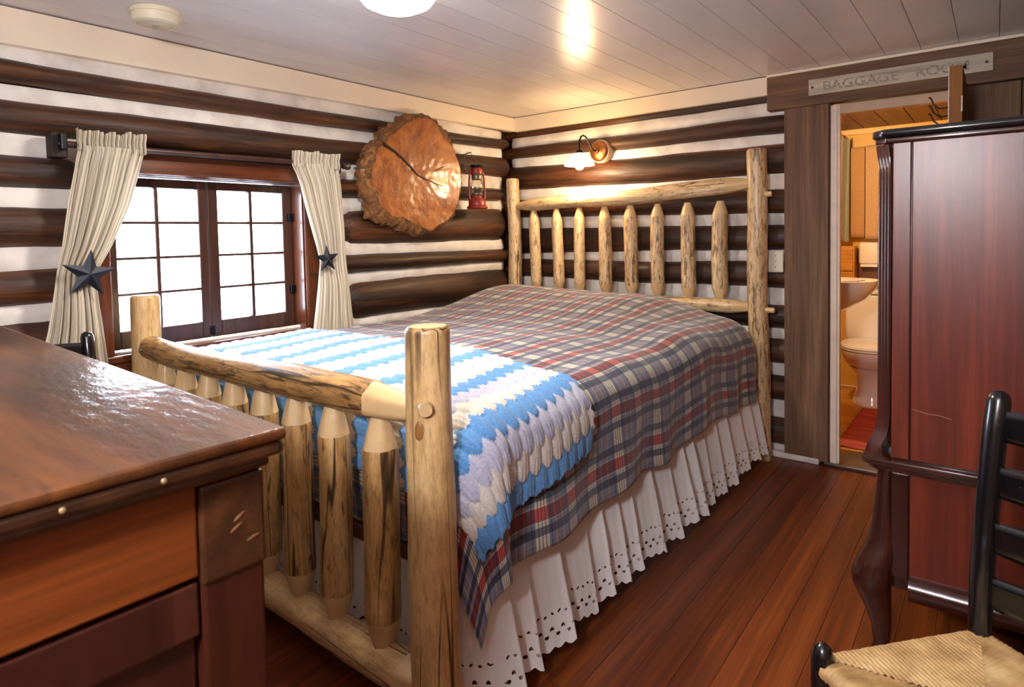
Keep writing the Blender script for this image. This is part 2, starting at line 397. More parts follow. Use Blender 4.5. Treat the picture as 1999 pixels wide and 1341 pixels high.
for r in range(10):
    segs = [(-4.45, -2.69), (-1.68, -.065)] if r in (2, 3, 4, 5) else [(-4.45, -.065)]
    for (a, b) in segs:
        pts = [a]+[q for q in (-2.87, -1.5) if a < q < b]+[b]
        # one strip per stretch between breaks, as a single mesh following the log edges
        up_ = [(q, lz(r, q)[0]) for q in pts]
        lo_ = [(q, (lz(r+1, q)[1] if r < 9 else -.02)) for q in pts]
        L_ = b-a; sd = r*3.7+a; ov = .018
        def fn(u, v, a=a, L_=L_, up_=up_, lo_=lo_, sd=sd, b=b):
            s = a+L_*u; zb = lerp_tab(lo_, s)-ov; zt = lerp_tab(up_, s)+ov; z = zb+(zt-zb)*v
            d = -.032-.012*(2*v-1)**2+.008*noise.noise((s*3, sd*3.3, v*1.5))+.004*noise.noise((s*11, sd, v*4))
            if b > -.2: d -= .08*(1-sstep(-.005, .05, b-s))
            return (d, s, z)
        grid('chinking', max(8, int(L_/.04)), 6, fn, M_CHINK, wl)
wb = tag(multibox('wall_back', [(-.26, 1.99, .125, .26, 0, 2.15), (2.60, 3.2, .06, .26, 0, 2.15), (2.06, 2.60, .125, .26, 1.93, 2.15)], M_BACK), kind='structure')
BROWS = [((1.941, 2.04), (1.945, 2.04)), ((1.808, 1.89), (1.783, 1.89)), ((1.581, 1.752), (1.564, 1.73)), ((1.386, 1.517), (1.349, 1.485)), ((1.122, 1.314), (1.145, 1.287)),
         ((.955, 1.084), (.933, 1.085)), ((.73, .891), (.706, .844)), ((.52, .69), (.513, .657)), ((.31, .47), (.304, .446)), ((.07, .24), (.061, .216))]
def bz(r, x):
    q = (x+.06)/1.837; (a, b), (c, d) = BROWS[r]; return a+(c-a)*q, b+(d-b)*q
for r in range(10):
    b0, t0 = bz(r, -.13); b1, t1 = bz(r, 1.9)
    yf = .03 if r == 0 else -.012
    flog('log', (-.13, yf, (b0+t0)/2), (1.86, yf, (b1+t1)/2), (t0-b0)/2, (t1-b1)/2, wb, 40+r, 0, 0, (0, -1, 0))
    def fn(u, v, r=r):
        s = -.10+1.955*u; zt = bz(r, s)[0]+.018; zb = (bz(r+1, s)[1] if r < 9 else 0)-.018; z = zb+(zt-zb)*v
        d = -.032-.012*(2*v-1)**2+.008*noise.noise((s*3, r*3.3+60, v*1.5))+.004*noise.noise((s*11, r+60, v*4))
        d -= .06*(1-sstep(0, .05, s+.10))
        return (s, -d, max(z, 0))
    grid('chinking', 50, 6, fn, M_CHINK, wb)
# panelling right of the bathroom door
for i, (a, b) in enumerate(((2.605, 2.826), (2.829, 3.06))):
    box('wall_board', a, b, .02, .06, .0, 1.93, M_CASING, wb, .004)
wr = tag(box('wall_right', 3.06, 3.2, -4.5, .26, 0, 2.15, M_CASING, bev=0), kind='structure')
wf = tag(box('wall_front', -.26, 3.2, -4.6, -4.46, 0, 2.15, M_CASINGX, bev=0), kind='structure')
# ceiling trim
def trimL():
    V = []; n = 24
    for i in range(n+1):
        y = -4.4+4.4*i/n; zb = 2.0-.012*(-y)-.001*math.sin(y*5)
        V += [(-.05, y, zb), (0, y, zb), (0.0, y, 2.0945), (-.05, y, 2.0945)]
    F = []
    for i in range(n):
        for k in range(4): F.append((i*4+k, i*4+(k+1) % 4, i*4+4+(k+1) % 4, i*4+4+k))
    F += [(0, 1, 2, 3), tuple(n*4+k for k in (3, 2, 1, 0))]
    bm = bmesh.new(); vs = [bm.verts.new(v) for v in V]
    for f in F: bm.faces.new([vs[i] for i in f])
    return bm_mesh('trim_1', bm, M_TRIM, False)
tag(link('trim_1', trimL()), kind='structure')
tag(box('trim_2', 0, 1.748, 0, .05, 1.998, 2.0970, M_TRIM, bev=.001), kind='structure')
tag(box('trim_3', 1.75, 3.06, -.034, .02, 2.084, 2.0985, M_TRIM, bev=.002), kind='structure')
tag(box('baseboard_back', 1.70, 2.01, -.022, .03, .0, .034, M_CHINK, bev=.008), kind='structure')
# ------------------------------------------------------------------ bathroom doorway
tag(box('trim_4', 1.835, 2.052, -.018, .06, .022, 1.908, M_CASING, bev=.003), kind='structure')       # wide upright board
tag(box('trim_5', 1.75, 3.06, -.034, .04, 1.906, 2.084, M_CASINGX, bev=.004), kind='structure')       # header beam
tag(multibox('trim_6', [(2.060, 2.103, .0, .035, .02, 1.895), (2.066, 2.09, -.006, .0, .02, 1.895)], M_WPAINT), kind='structure')  # jamb
tag(box('trim_7', 2.103, 2.56, .0, .05, 1.849, 1.898, M_HEADP, bev=.003), kind='structure')
tag(multibox('trim_8', [(2.052, 2.060, .008, .04, .02, 1.906), (2.0, 2.06, .035, .06, .02, 1.906), (2.56, 2.606, .0, .26, .02, 1.906)], M_CASING), kind='structure')
tag(box('trim_9', 2.03, 2.61, -.02, .26, .0, .022, M_DKOAK, bev=.006), kind='structure')     # threshold
M_DOOR = wood('brown_door_edge', [(112, 66, 24), (148, 94, 38), (170, 118, 56)], 'Z', .75, 0, 1, 20, .2)
d1 = tag(box('door_1', 2.592, 2.636, -.63, -.005, .02, 1.878, M_DOOR, bev=.002), kind='structure')
M_FLAKE = plain('flaked_white_paint', (222, 214, 205), .6, nz=.3, sc=40)
box('painted_edge', 2.5905, 2.594, -.632, -.60, .04, 1.876, M_FLAKE, d1, .001)
box('latch_plate', 2.632, 2.6365, -.634, -.612, 1.70, 1.76, M_FLAKE, d1, .001)
hinge = box('hinge', 2.628, 2.644, -.02, .0, 1.62, 1.70, M_BLACKIRON, d1, .002)
hk = thing('coat_hook', 'dark wire coat hook on the open bathroom door beside its edge', 'hook', (2.592, -.34, 1.76))
for i in range(3):
    z = 1.80-.035*i; y = -.34+.0*i
    tube('hook_wire', [(2.590, y, z-.02), (2.570, y, z-.035), (2.545, y, z-.035), (2.525, y, z-.015), (2.515, y, z+.012), (2.508, y-.006, z+.016)], .0032, M_BLACKIRON, hk, 8)
box('hook_plate', 2.587, 2.5925, -.36, -.32, 1.68, 1.82, M_BLACKIRON, hk, .001)
# sign
M_SIGN = wood('weathered_grey_signboard', [(160, 148, 128), (196, 186, 164), (216, 207, 186)], 'X', .75, 0, 2, 30, .3, .3, 0)
sg = thing('wooden_sign', 'weathered grey BAGGAGE ROOM sign board on beam over bathroom door', 'sign', (2.345, -.036, 1.953))
box('sign_board', 1.964, 2.725, -.052, -.034, 1.953, 2.034, M_SIGN, sg, .002)
t = T('faded_sign_lettering'); a = t.noise(t.coords((120, 120, 120), False), 1, 4)
t.p(Base_Color=t.ramp(a, [(.36, s2l((112, 104, 92))), (.60, s2l((184, 174, 153)))]), Roughness=.8); M_LET = t.m
def text_obj(name, body, size, M, mat, parent, sx=1.0, ext=.0004):
    cu = bpy.data.curves.new(name, 'FONT'); cu.body = body; cu.size = size; cu.extrude = ext; cu.align_x = 'LEFT'; cu.offset = .0011
    tmp = bpy.data.objects.new(name, cu); COL.objects.link(tmp)
    dg = bpy.context.evaluated_depsgraph_get(); me = bpy.data.meshes.new_from_object(tmp.evaluated_get(dg))
    bpy.data.objects.remove(tmp); bpy.data.curves.remove(cu)
    me.name = name; w = max(v.co.x for v in me.vertices)
    for v in me.vertices: v.co.x *= sx/w if sx else 1
    me.materials.clear(); me.materials.append(mat)
    return link(name, me, parent, M)
RX = Matrix.Rotation(PI/2, 4, 'X')
text_obj('lettering', 'BAGGAGE', .063, Matrix.Translation((2.030, -.0524, 1.970)) @ RX, M_LET, sg, .335)
text_obj('lettering', 'ROOM', .063, Matrix.Translation((2.432, -.0524, 1.970)) @ RX, M_LET, sg, .205)
for xx in (1.982, 2.702): lathe('screw', [(0, 0), (.006, 0), (.005, .003), (0, .003)], M_BLACKIRON, sg, (xx, -.052, 1.993), 12, rot=Matrix.Rotation(PI/2, 3, 'X'))
# ------------------------------------------------------------------ window
win = tag(link('window_1', None, None, Matrix.Translation((-.10, -2.2, .80))), kind='structure')
t = T('frosty_pane'); 
fr = t.noise(t.coords((26, 26, 26)), 1, 6); ms = t.noise(t.coords((3.2, 3.2, 3.2)), 1, 2)
fac = t.mix(1, t.ramp(fr, [(.45, (0, 0, 0, 1)), (.7, (1, 1, 1, 1))]), t.ramp(ms, [(.52, (0, 0, 0, 1)), (.7, (.35, .35, .35, 1))]), 'MULTIPLY')
tr = t.n('BsdfTransparent', None, Color=(.96, .98, 1, 1)); df = t.n('BsdfDiffuse', None, Color=(.75, .8, .85, 1)); gl = t.n('BsdfGlossy', None, Roughness=.02)
mx = t.n('MixShader', None, i0=fac, i1=tr.outputs[0], i2=df.outputs[0]); mx2 = t.n('MixShader', None, i0=.05, i1=mx.outputs[0], i2=gl.outputs[0])
t.nt.links.new(mx2.outputs[0], t.out.inputs[0]); M_PANE = t.m
def sash(y0, y1, py):
    s = link('sash', None, win, Matrix.Translation((-.10, (y0+y1)/2, .82)))
    x0, x1 = -.122, -.082; p0, p1 = py[0], py[-1]
    for (a, b, c, d) in ((y0, p0, .822, 1.53), (p1, y1, .822, 1.53)): box('stile', x0, x1, a, b, c, d, M_WIN, s, .004)
    box('sash_rail', x0, x1, p0, p1, .822, .897, M_WIN, s, .004); box('sash_rail', x0, x1, p0, p1, 1.491, 1.53, M_WIN, s, .004)
    zs = [.897, 1.0465, 1.195, 1.3435, 1.491]
    for z in zs[1:-1]: box('muntin', x0+.006, x1-.006, p0, p1, z-.006, z+.006, M_WIN, s, .003)
    for y in py[1:-1]: box('muntin', x0+.005, x1-.005, y-.008, y+.008, .897, 1.491, M_WIN, s, .003)
    for i in range(4):
        for j in range(len(py)-1):
            box('pane', -.1045, -.1005, py[j]+.002, py[j+1]-.002, zs[i]+.002, zs[i+1]-.002, M_PANE, s, 0)
    return s
sash(-2.632, -2.2045, (-2.578, -2.417, -2.243)); s2 = sash(-2.2015, -1.776, (-2.154, -1.991, -1.826))
for z in (1.01, 1.37):
    o = box('hinge', -.084, -.066, -1.80, -1.765, z-.02, z+.02, M_BLACKIRON, win, .003)
    box('hinge', -.084, -.066, -2.645, -2.61, z-.02, z+.02, M_BLACKIRON, win, .003)
box('window_latch', -.085, -.072, -2.212, -2.192, .835, .875, M_BLACKIRON, win, .002)
box('jamb', -.25, .008, -2.662, -2.634, .80, 1.55, M_WINCZ, win, .003); box('jamb', -.25, .008, -1.774, -1.752, .80, 1.55, M_WINCZ, win, .003)
box('head_jamb', -.25, .008, -2.66, -1.752, 1.532, 1.556, M_WINC, win, .004)
box('window_stool', -.25, .026, -2.72, -1.70, .788, .818, M_WINC, win, .006)
box('casing', -.02, .020, -2.705, -2.640, .818, 1.55, M_WINCZ, win, .004); box('casing', -.02, .020, -1.766, -1.675, .818, 1.55, M_WINCZ, win, .004)
box('casing_bead', .018, .026, -1.772, -1.756, .818, 1.542, M_WINCZ, win, .004)
box('casing', -.02, .022, -2.72, -1.66, 1.542, 1.618, M_WINC, win, .004)
box('casing_bead', .018, .030, -2.70, -1.68, 1.536, 1.548, M_WINC, win, .004)
box('apron', -.02, .012, -2.72, -1.68, .73, .788, M_WINC, win, .004)
# snow outside
M_SNOW = plain('snow', (240, 244, 250), .8)
grid('snow_ground', 20, 20, lambda u, v: (-.5-24*u, -14+24*v, -.5+.25*noise.noise((u*8, v*8, 0))), M_SNOW)
sn = bpy.data.objects['snow_ground']; tag(sn, 'white snow covered ground outside the window', 'snow', kind='stuff')

# ------------------------------------------------------------------ curtain rod, curtains, stars
rod = thing('curtain_rod', 'dark wooden curtain rod with end brackets above the window', 'curtain rod', (.06, -2.2, 1.60))
pole('rod', (.075, -2.815, 1.622), (.075, -1.575, 1.634), .012, .012, M_WIN, rod, 12, 8, .02, .002, 'round', 'round')
box('bracket', .0, .062, -2.825, -2.775, 1.575, 1.665, M_BACK, rod, .004)
box('bracket', .062, .10, -2.806, -2.786, 1.60, 1.66, M_BLACKIRON, rod, .004)
box('bracket', .0, .07, -1.60, -1.575, 1.595, 1.660, M_BACK, rod, .004)
lathe('finial', [(0, 0), (.014, .003), (.018, .012), (.012, .02), (.020, .03), (.018, .044), (0, .052)], M_WIN, rod, (.075, -1.575, 1.634), 14, rot=Matrix.Rotation(-PI/2, 3, 'X'))
t = T('ticking_stripe'); uvn = t.n('SeparateXYZ', None, i0=t.n('TexCoord').outputs['UV']).outputs[0]
fu = t.math('FRACT', t.math('MULTIPLY', uvn, 30.0))
st = t.ramp(fu, [(0, s2l((220, 210, 190))), (.58, s2l((220, 210, 190))), (.60, s2l((150, 134, 106))), (.70, s2l((150, 134, 106))), (.72, s2l((226, 216, 196))), (.80, s2l((168, 152, 124))), (.86, s2l((168, 152, 124))), (.88, s2l((220, 210, 190)))], 'LINEAR')
tb = t.n('BsdfTranslucent', None, Color=st)
t.p(Base_Color=st, Roughness=.9, Normal=t.bump(t.noise(t.coords((300, 300, 300), False), 1, 2), .2, .001))
mx = t.n('MixShader', None, i0=.22, i1=t.b.outputs[0], i2=tb.outputs[0]); t.nt.links.new(mx.outputs[0], t.out.inputs[0]); M_TICK = t.m
def curtain(name, label, tabA, tabB, ztop, zbot, ztie, ytie, folds, seed, seamdir):
    th = thing(name, label, 'curtain', (.07, ytie, zbot))
    def edges(z): return lerp_tab(tabA, -z), lerp_tab(tabB, -z)
    def fn(u, v):
        z = ztop+(zbot-ztop)*v; a, b = edges(z); w = b-a
        near = math.exp(-((z-ztie)/.10)**2)
        ph = noise.noise((u*2.1, v*.9, seed))*1.3
        uu = u+.02*noise.noise((u*4, v*2, seed+5))*(1-near*.6)
        amp = .017*(1-.35*near)*(.45+.55*sstep(0, .12, v))+.004*sstep(.55, 1, v)
        d = math.cos(uu*folds*2*PI+ph)*amp+math.cos(uu*folds*4.7*PI+seed)*amp*.28
        bulge = .034*math.sin(PI*min(1, max(0, u)))*(1-.5*near)
        if z < ztie: bulge += .02*sstep(ztie, ztie-.15, z)*math.sin(PI*u)
        sag = 0
        return (.078+d+bulge*.7, a+w*uu+.25*amp*math.sin(uu*folds*2*PI+ph), z+sag)
    grid('curtain_cloth', 150, 80, fn, M_TICK, th, None, sharp=None)
    def hd(u, v):
        z = ztop-.018+.075*v; a, b = edges(ztop); w = b-a
        amp = .012+.008*v
        top = .014*noise.noise((u*9, seed, 2))*v
        return (.078+.011+math.cos(u*folds*5*PI)*amp*.7+.003*math.sin(v*9), a-.004+(w+.008)*u+.004*math.sin(u*folds*5*PI+1)*v, z+top)
    grid('ruffle_heading', 140, 8, hd, M_TICK, th, None, sharp=None)
    return th
def tabs(L): return [(-r[2], r[0]) for r in L], [(-r[3], r[1]) for r in L]
CL = [(-2.755, -2.520, 1.66, 1.66), (-2.752, -2.522, 1.60, 1.62), (-2.763, -2.539, 1.553, 1.57), (-2.791, -2.587, 1.403, 1.408), (-2.816, -2.656, 1.255, 1.25), (-2.836, -2.708, 1.163, 1.156), (-2.844, -2.712, 1.109, 1.098), (-2.857, -2.709, 1.036, 1.02), (-2.874, -2.699, .946, .922), (-2.897, -2.688, .858, .823), (-2.925, -2.67, .70, .68)]
CR = [(-1.858, -1.605, 1.66, 1.66), (-1.872, -1.604, 1.615, 1.642), (-1.832, -1.602, 1.526, 1.537), (-1.807, -1.596, 1.428, 1.433), (-1.748, -1.585, 1.226, 1.222), (-1.731, -1.579, 1.149, 1.142), (-1.747, -1.571, 1.022, 1.008), (-1.763, -1.562, .921, .9), (-1.786, -1.548, .796, .763), (-1.80, -1.54, .70, .68)]
curtain('curtain', 'cream ticking stripe curtain on the left of the window, tied back', *tabs(CL), 1.622, .70, 1.15, -2.75, 7, 1.3, 1)
curtain('curtain', 'cream ticking stripe curtain on the right of the window, by the round wood slab', *tabs(CR), 1.628, .775, 1.15, -1.66, 7, 4.1, -1)
def star(label, loc, R, rot):
    bm = bmesh.new(); pts = []
    for k in range(10):
        r = R if k % 2 == 0 else R*.40; a = PI/2+rot+k*PI/5; pts.append((r*math.cos(a), r*math.sin(a)))
    A = [bm.verts.new((.0, p[0], p[1])) for p in pts]; c = bm.verts.new((.014, 0, 0)); d = bm.verts.new((-.004, 0, 0))
    for k in range(10):
        bm.faces.new((A[k], A[(k+1) % 10], c)); bm.faces.new((A[(k+1) % 10], A[k], d))
    th = thing('star_tieback', label, 'curtain tieback', loc, 0)
    link('star', bm_mesh('star', bm, M_STAR, False), th, Matrix.Translation(loc))
    tube('tie_loop', [(loc[0]-.004, loc[1], loc[2]), (loc[0]-.04, loc[1]+.012, loc[2]-.004), (loc[0]-.10, loc[1]+.016, loc[2]+.002)], .004, M_BLACKIRON, th, 8)
M_STAR = plain('dark_blue_black_tin', (24, 29, 42), .5, .3, nz=.3, sc=40)
star('larger dark metal star tieback on the left curtain', (.135, -2.752, 1.150), .092, -.12)
star('dark metal star tieback on the right curtain, beside the bed', (.135, -1.726, 1.160), .072, .05)
# ------------------------------------------------------------------ round wood slab
DISC = [(-1.01, 1.98), (-.945, 1.983), (-.904, 1.977), (-.846, 1.952), (-.795, 1.928), (-.765, 1.889), (-.736, 1.856), (-.71, 1.803), (-.685, 1.743), (-.651, 1.671), (-.649, 1.596), (-.666, 1.507), (-.705, 1.431), (-.744, 1.368), (-.798, 1.337), (-.877, 1.319), (-.937, 1.289), (-.987, 1.275), (-1.067, 1.273), (-1.144, 1.297), (-1.218, 1.326), (-1.29, 1.337), (-1.359, 1.358), (-1.399, 1.385), (-1.394, 1.428), (-1.406, 1.465), (-1.428, 1.502), (-1.439, 1.565), (-1.443, 1.617), (-1.432, 1.66), (-1.414, 1.704), (-1.392, 1.738), (-1.35, 1.78), (-1.314, 1.805), (-1.299, 1.839), (-1.262, 1.871), (-1.226, 1.892), (-1.158, 1.917), (-1.157, 1.942), (-1.096, 1.965)]
FACE = [(-1.03, 1.951), (-.949, 1.956), (-.884, 1.927), (-.848, 1.887), (-.805, 1.845), (-.757, 1.814), (-.728, 1.762), (-.690, 1.691), (-.684, 1.592), (-.701, 1.504), (-.730, 1.43), (-.785, 1.373), (-.88, 1.335), (-.949, 1.295), (-1.044, 1.325), (-1.114, 1.350), (-1.174, 1.375), (-1.248, 1.375), (-1.283, 1.397), (-1.338, 1.439), (-1.349, 1.504), (-1.388, 1.556), (-1.386, 1.62), (-1.358, 1.676), (-1.345, 1.742), (-1.289, 1.774), (-1.265, 1.814), (-1.216, 1.841), (-1.178, 1.868), (-1.093, 1.922)]
CX, CZ = -1.03, 1.62
def polar(poly):
    P = sorted((math.atan2(z-CZ, y-CX), math.hypot(y-CX, z-CZ)) for y, z in poly)
    P = [(P[-1][0]-2*PI, P[-1][1])]+P+[(P[0][0]+2*PI, P[0][1])]
    return lambda a: lerp_tab(P, a)
rd, rf = polar(DISC), polar(FACE)
slab = thing('wood_slab', 'big round lacquered tree slice with rough bark rim hung on the log wall', 'wood slab', (.02, CX, 1.28))
t = T('lacquered_tree_slice'); tc = t.n('TexCoord').outputs['Object']
mp = t.n('Mapping', None, Vector=tc, Scale=(0, 1, 1)).outputs[0]
wv = t.n('TexWave', {'wave_type': 'RINGS', 'rings_direction': 'SPHERICAL'}, Vector=mp, Scale=26.0, Distortion=5.0, Detail=4.0).outputs[1]
a = t.noise(t.coords((6, 6, 6), False), 1, 6, .65, 1.2); b = t.noise(t.coords((45, 45, 45), False), 1, 4)
c = t.ramp(a, [(.28, s2l((106, 52, 12))), (.5, s2l((164, 88, 24))), (.72, s2l((192, 116, 42)))])
c = t.mix(.22, c, t.ramp(wv, [(.3, (.45, .4, .35, 1)), (.6, (1.05, 1, 1, 1))]), 'MULTIPLY')
c = t.mix(t.ramp(b, [(.62, (0, 0, 0, 1)), (.72, (.7, .7, .7, 1))]), c, s2l((96, 54, 20)))
t.p(Base_Color=c, Roughness=.45, Coat_Weight=.6, Coat_Roughness=.2, Normal=t.bump(t.mix(.5, a, b), .55, .014)); M_SLICE = t.m
t = T('rough_bark'); a = t.noise(t.coords((22, 22, 22), False), 1, 6, .7, 1); 
t.p(Base_Color=t.ramp(a, [(.3, s2l((58, 36, 18))), (.5, s2l((122, 78, 36))), (.72, s2l((186, 126, 62)))]), Roughness=.6, Coat_Weight=.25, Normal=t.bump(a, .8, .02)); M_BARK = t.m
NA = 220; V = []; F = []; RN = 26
for i in range(RN+1):
    f = i/RN
    for k in range(NA):
        a = -PI+2*PI*k/NA; r = rf(a)*f
        y, z = CX+r*math.cos(a), CZ+r*math.sin(a)
        V.append((.005*noise.noise((y*9, z*9, 1))+.002*noise.noise((y*30, z*30, 1)), y-CX, z-CZ))
for i in range(RN):
    for k in range(NA):
        k2 = (k+1) % NA; F.append((i*NA+k, (i+1)*NA+k, (i+1)*NA+k2, i*NA+k2))
bm = bmesh.new(); vs = [bm.verts.new(v) for v in V]
for q in F:
    try: bm.faces.new([vs[i] for i in q])
    except ValueError: pass
bmesh.ops.remove_doubles(bm, verts=bm.verts[:], dist=1e-6)
me_ = bm_mesh('slice_face', bm, M_SLICE, True, None)
if me_.polygons[0].normal.x < 0: me_.flip_normals()
link('slice_face', me_, slab, Matrix.Translation((.085, CX, CZ)))
V = []; F = []; pr = [(0, .085), (.30, .081), (.6, .074), (1.0, .055), (1.02, .03), (.98, .012)]
for j, (g, dx) in enumerate(pr):
    for k in range(NA):
        a = -PI+2*PI*k/NA; r0, r1 = rf(a)-.004, max(rd(a), rf(a)+.012); r = r0+(r1-r0)*g
        r += (.006+.02*(r1-r0)/.08)*noise.noise((math.cos(a)*14, math.sin(a)*14, j*.8))*(g > 0)+.007*math.sin(a*46+3*noise.noise((a*3, 0, 0)))*(g > .2)*(.3+abs(r1-r0)/.06)*.5
        V.append((dx+.004*noise.noise((a*20, j, 0)), CX+r*math.cos(a), CZ+r*math.sin(a)))
for j in range(len(pr)-1):
    for k in range(NA):
        k2 = (k+1) % NA; F.append((j*NA+k, (j+1)*NA+k, (j+1)*NA+k2, j*NA+k2))
link('bark_rim', mesh('bark_rim', V, F, M_BARK, True, 50), slab)
M_CRACK = plain('dark_crack', (34, 18, 8), .7)
def crack(pts, w):
    P = []; n = len(pts); up_, lo_ = [], []
    for i, (y, z) in enumerate(pts):
        f = w[i]; up_.append((y+f*.4, z+f)); lo_.append((y-f*.4, z-f))
    prism('crack', up_+lo_[::-1], .080, .0895, 'x', M_CRACK, slab)
crack([(-1.304, 1.772), (-1.27, 1.758), (-1.22, 1.736), (-1.19, 1.716), (-1.162, 1.702), (-1.13, 1.676), (-1.103, 1.661), (-1.058, 1.619), (-1.0, 1.600), (-.946, 1.585), (-.854, 1.565)], [.010, .007, .006, .007, .006, .005, .003, .0025, .003, .003, .001])
crack([(-.931, 1.647), (-.895, 1.658), (-.859, 1.673), (-.811, 1.692)], [.0012, .002, .003, .001])
# ------------------------------------------------------------------ lantern
M_RED = plain('worn_red_enamel', (142, 42, 32), .45, .1, .15, nz=.45, sc=60)
t = T('lantern_glass'); g_ = t.n('BsdfGlossy', None, Roughness=.03); tr = t.n('BsdfTransparent', None, Color=(.93, .92, .88, 1))
lw = t.n('LayerWeight', None, Blend=.35).outputs[0]
mx = t.n('MixShader', None, i0=t.math('MULTIPLY_ADD', lw, .5, .08), i1=tr.outputs[0], i2=g_.outputs[0]); t.nt.links.new(mx.outputs[0], t.out.inputs[0]); M_GLASS = t.m
lx, ly, lz_ = .105, -.552, 1.432
lan = thing('kerosene_lantern', 'red kerosene lantern with glass globe hanging next to the wood slab', 'lantern', (lx, ly, lz_))
lathe('fuel_tank', [(0, 0), (.064, 0), (.068, .006), (.066, .014), (.056, .022), (.055, .050), (.046, .062), (.034, .070), (.030, .085), (0, .086)], M_RED, lan, (lx, ly, lz_), 32)
lathe('burner', [(.030, .082), (.036, .090), (.036, .100), (.024, .106), (.016, .118), (0, .118)], M_GREY, lan, (lx, ly, lz_), 20)
lathe('glass_globe', [(.030, .100), (.040, .115), (.045, .138), (.043, .160), (.036, .180), (.031, .190)], M_GLASS, lan, (lx, ly, lz_), 28, None)
lathe('globe_collar', [(.033, .186), (.035, .190), (.034, .214), (.032, .218), (.026, .219)], M_GREY, lan, (lx, ly, lz_), 24)
lathe('chimney_cap', [(.026, .216), (.038, .220), (.040, .226), (.038, .248), (.036, .256), (.030, .259), (.028, .272), (.030, .276), (0, .277)], M_RED, lan, (lx, ly, lz_), 28)
lathe('vent_top', [(.034, .262), (.042, .266), (.040, .279), (0, .282)], M_BLACKIRON, lan, (lx, ly, lz_), 24)
for s in (-1, 1):
    dx_, dy_ = .30*s, .95*s
    pts = [(r*dx_+lx, r*dy_+ly, lz_+z) for r, z in ((.040, .045), (.052, .055), (.058, .072), (.059, .12), (.056, .18), (.050, .226), (.044, .240), (.034, .240))]
    tube('side_tube', pts, .007, M_RED, lan, 10)
tube('wire_guard', [(lx+.048*math.cos(a), ly+.048*math.sin(a), lz_+.13+.012*math.sin(2*a)) for a in [2*PI*i/24 for i in range(24)]], .0014, M_BLACKIRON, lan, 6, closed=True)
tube('bail_handle', [(lx-.02, ly-.062, lz_+.225), (lx-.03, ly-.074, lz_+.26), (lx-.05, ly-.055, lz_+.33), (lx-.06, ly-.02, lz_+.368), (lx-.06, ly+.02, lz_+.362), (lx-.045, ly+.05, lz_+.32), (lx-.02, ly+.060, lz_+.26), (lx, ly+.058, lz_+.232)], .0022, M_GREY, lan, 8)
tube('hanging_nail', [(-.02, ly-.005, lz_+.355), (.03, ly-.002, lz_+.360), (.065, ly, lz_+.366)], .003, M_BLACKIRON, lan, 8)
# ------------------------------------------------------------------ wall sconce
M_BRASS = plain('aged_copper', (150, 98, 62), .32, .85, nz=.25, sc=40)
sc_ = thing('wall_sconce', 'gooseneck wall lamp with white glass shade, lit above the headboard', 'wall lamp', (.70, -.02, 1.79))
RY = Matrix.Rotation(PI/2, 3, 'X')
lathe('mounting_block', [(0, -.03), (.074, -.03), (.076, .014), (.070, .024), (0, .024)], M_HEADP, sc_, (.705, -.006, 1.79), 36, rot=RY)
lathe('backplate', [(0, .022), (.066, .022), (.066, .030), (.058, .040), (.035, .046), (.018, .050), (.012, .062), (0, .064)], M_BRASS, sc_, (.705, -.006, 1.79), 36, rot=RY)
gp = [(.705, -.062, 1.79), (.700, -.085, 1.79), (.695, -.10, 1.797), (.690, -.115, 1.82), (.686, -.132, 1.848), (.682, -.155, 1.870), (.680, -.182, 1.878), (.678, -.207, 1.868), (.677, -.222, 1.845), (.677, -.228, 1.815), (.677, -.228, 1.78)]
tube('gooseneck_arm', gp, .0055, M_BLACKIRON, sc_, 10)
M_SHADE = emis('lit_milk_glass', (255, 208, 142), 24.0)
M_BULB = emis('lit_bulb', (255, 226, 180), 26.0)
SX, SY, SZ = .677, -.228, 1.70
lathe('socket', [(0, .082), (.018, .080), (.022, .072), (.022, .056), (0, .05)], M_BLACKIRON, sc_, (SX, SY, SZ), 20)
lathe('glass_shade', [(.020, .062), (.038, .058), (.060, .040), (.080, .014), (.093, -.008), (.094, -.014), (.090, -.012), (.076, .012), (.056, .035), (.036, .052), (.018, .056)], M_SHADE, sc_, (SX, SY, SZ), 40)
lathe('light_bulb', [(0, -.042), (.016, -.039), (.028, -.026), (.031, -.010), (.026, .010), (.016, .030), (.012, .045), (0, .046)], M_BULB, sc_, (SX, SY, SZ), 24)
ll = bpy.data.lights.new('sconce_light', 'POINT'); ll.energy = SCONCE_W; ll.color = (1, .77, .50); ll.shadow_soft_size = .035
lo = bpy.data.objects.new('sconce_light', ll); COL.objects.link(lo); lo.location = (SX, SY, SZ-.062)
# ------------------------------------------------------------------ ceiling dome lights
M_DOMEG = emis('lit_dome_glass', (255, 246, 232), 5.0)
def dome(label, x, y, watts):
    th = thing('ceiling_dome_light', label, 'ceiling light', (x, y, 2.1))
    lathe('canopy', [(0, 0), (.125, 0), (.128, -.010), (.118, -.022), (0, -.022)], M_TRIM, th, (x, y, 2.0985), 36)
    lathe('glass_dome', [(.115, -.020), (.128, -.030), (.128, -.045), (.112, -.068), (.075, -.086), (.03, -.093), (0, -.094)], M_DOMEG, th, (x, y, 2.0985), 36, None)
    l = bpy.data.lights.new('dome_light', 'AREA'); l.shape = 'DISK'; l.size = .22; l.energy = watts; l.color = (1, .92, .82)
    o = bpy.data.objects.new('dome_light', l); COL.objects.link(o); o.location = (x, y, 1.998)
    return th
dome('lit white glass dome light on the ceiling above the bed foot', 1.175, -2.17, DOME_W)
fl_ = thing('added_fill_lamp', 'added fill light, a lit white globe on a stand unseen behind the camera', 'added fill light', (2.46, -4.18, 0))  # added fill light out of view behind the camera, not a known room lamp
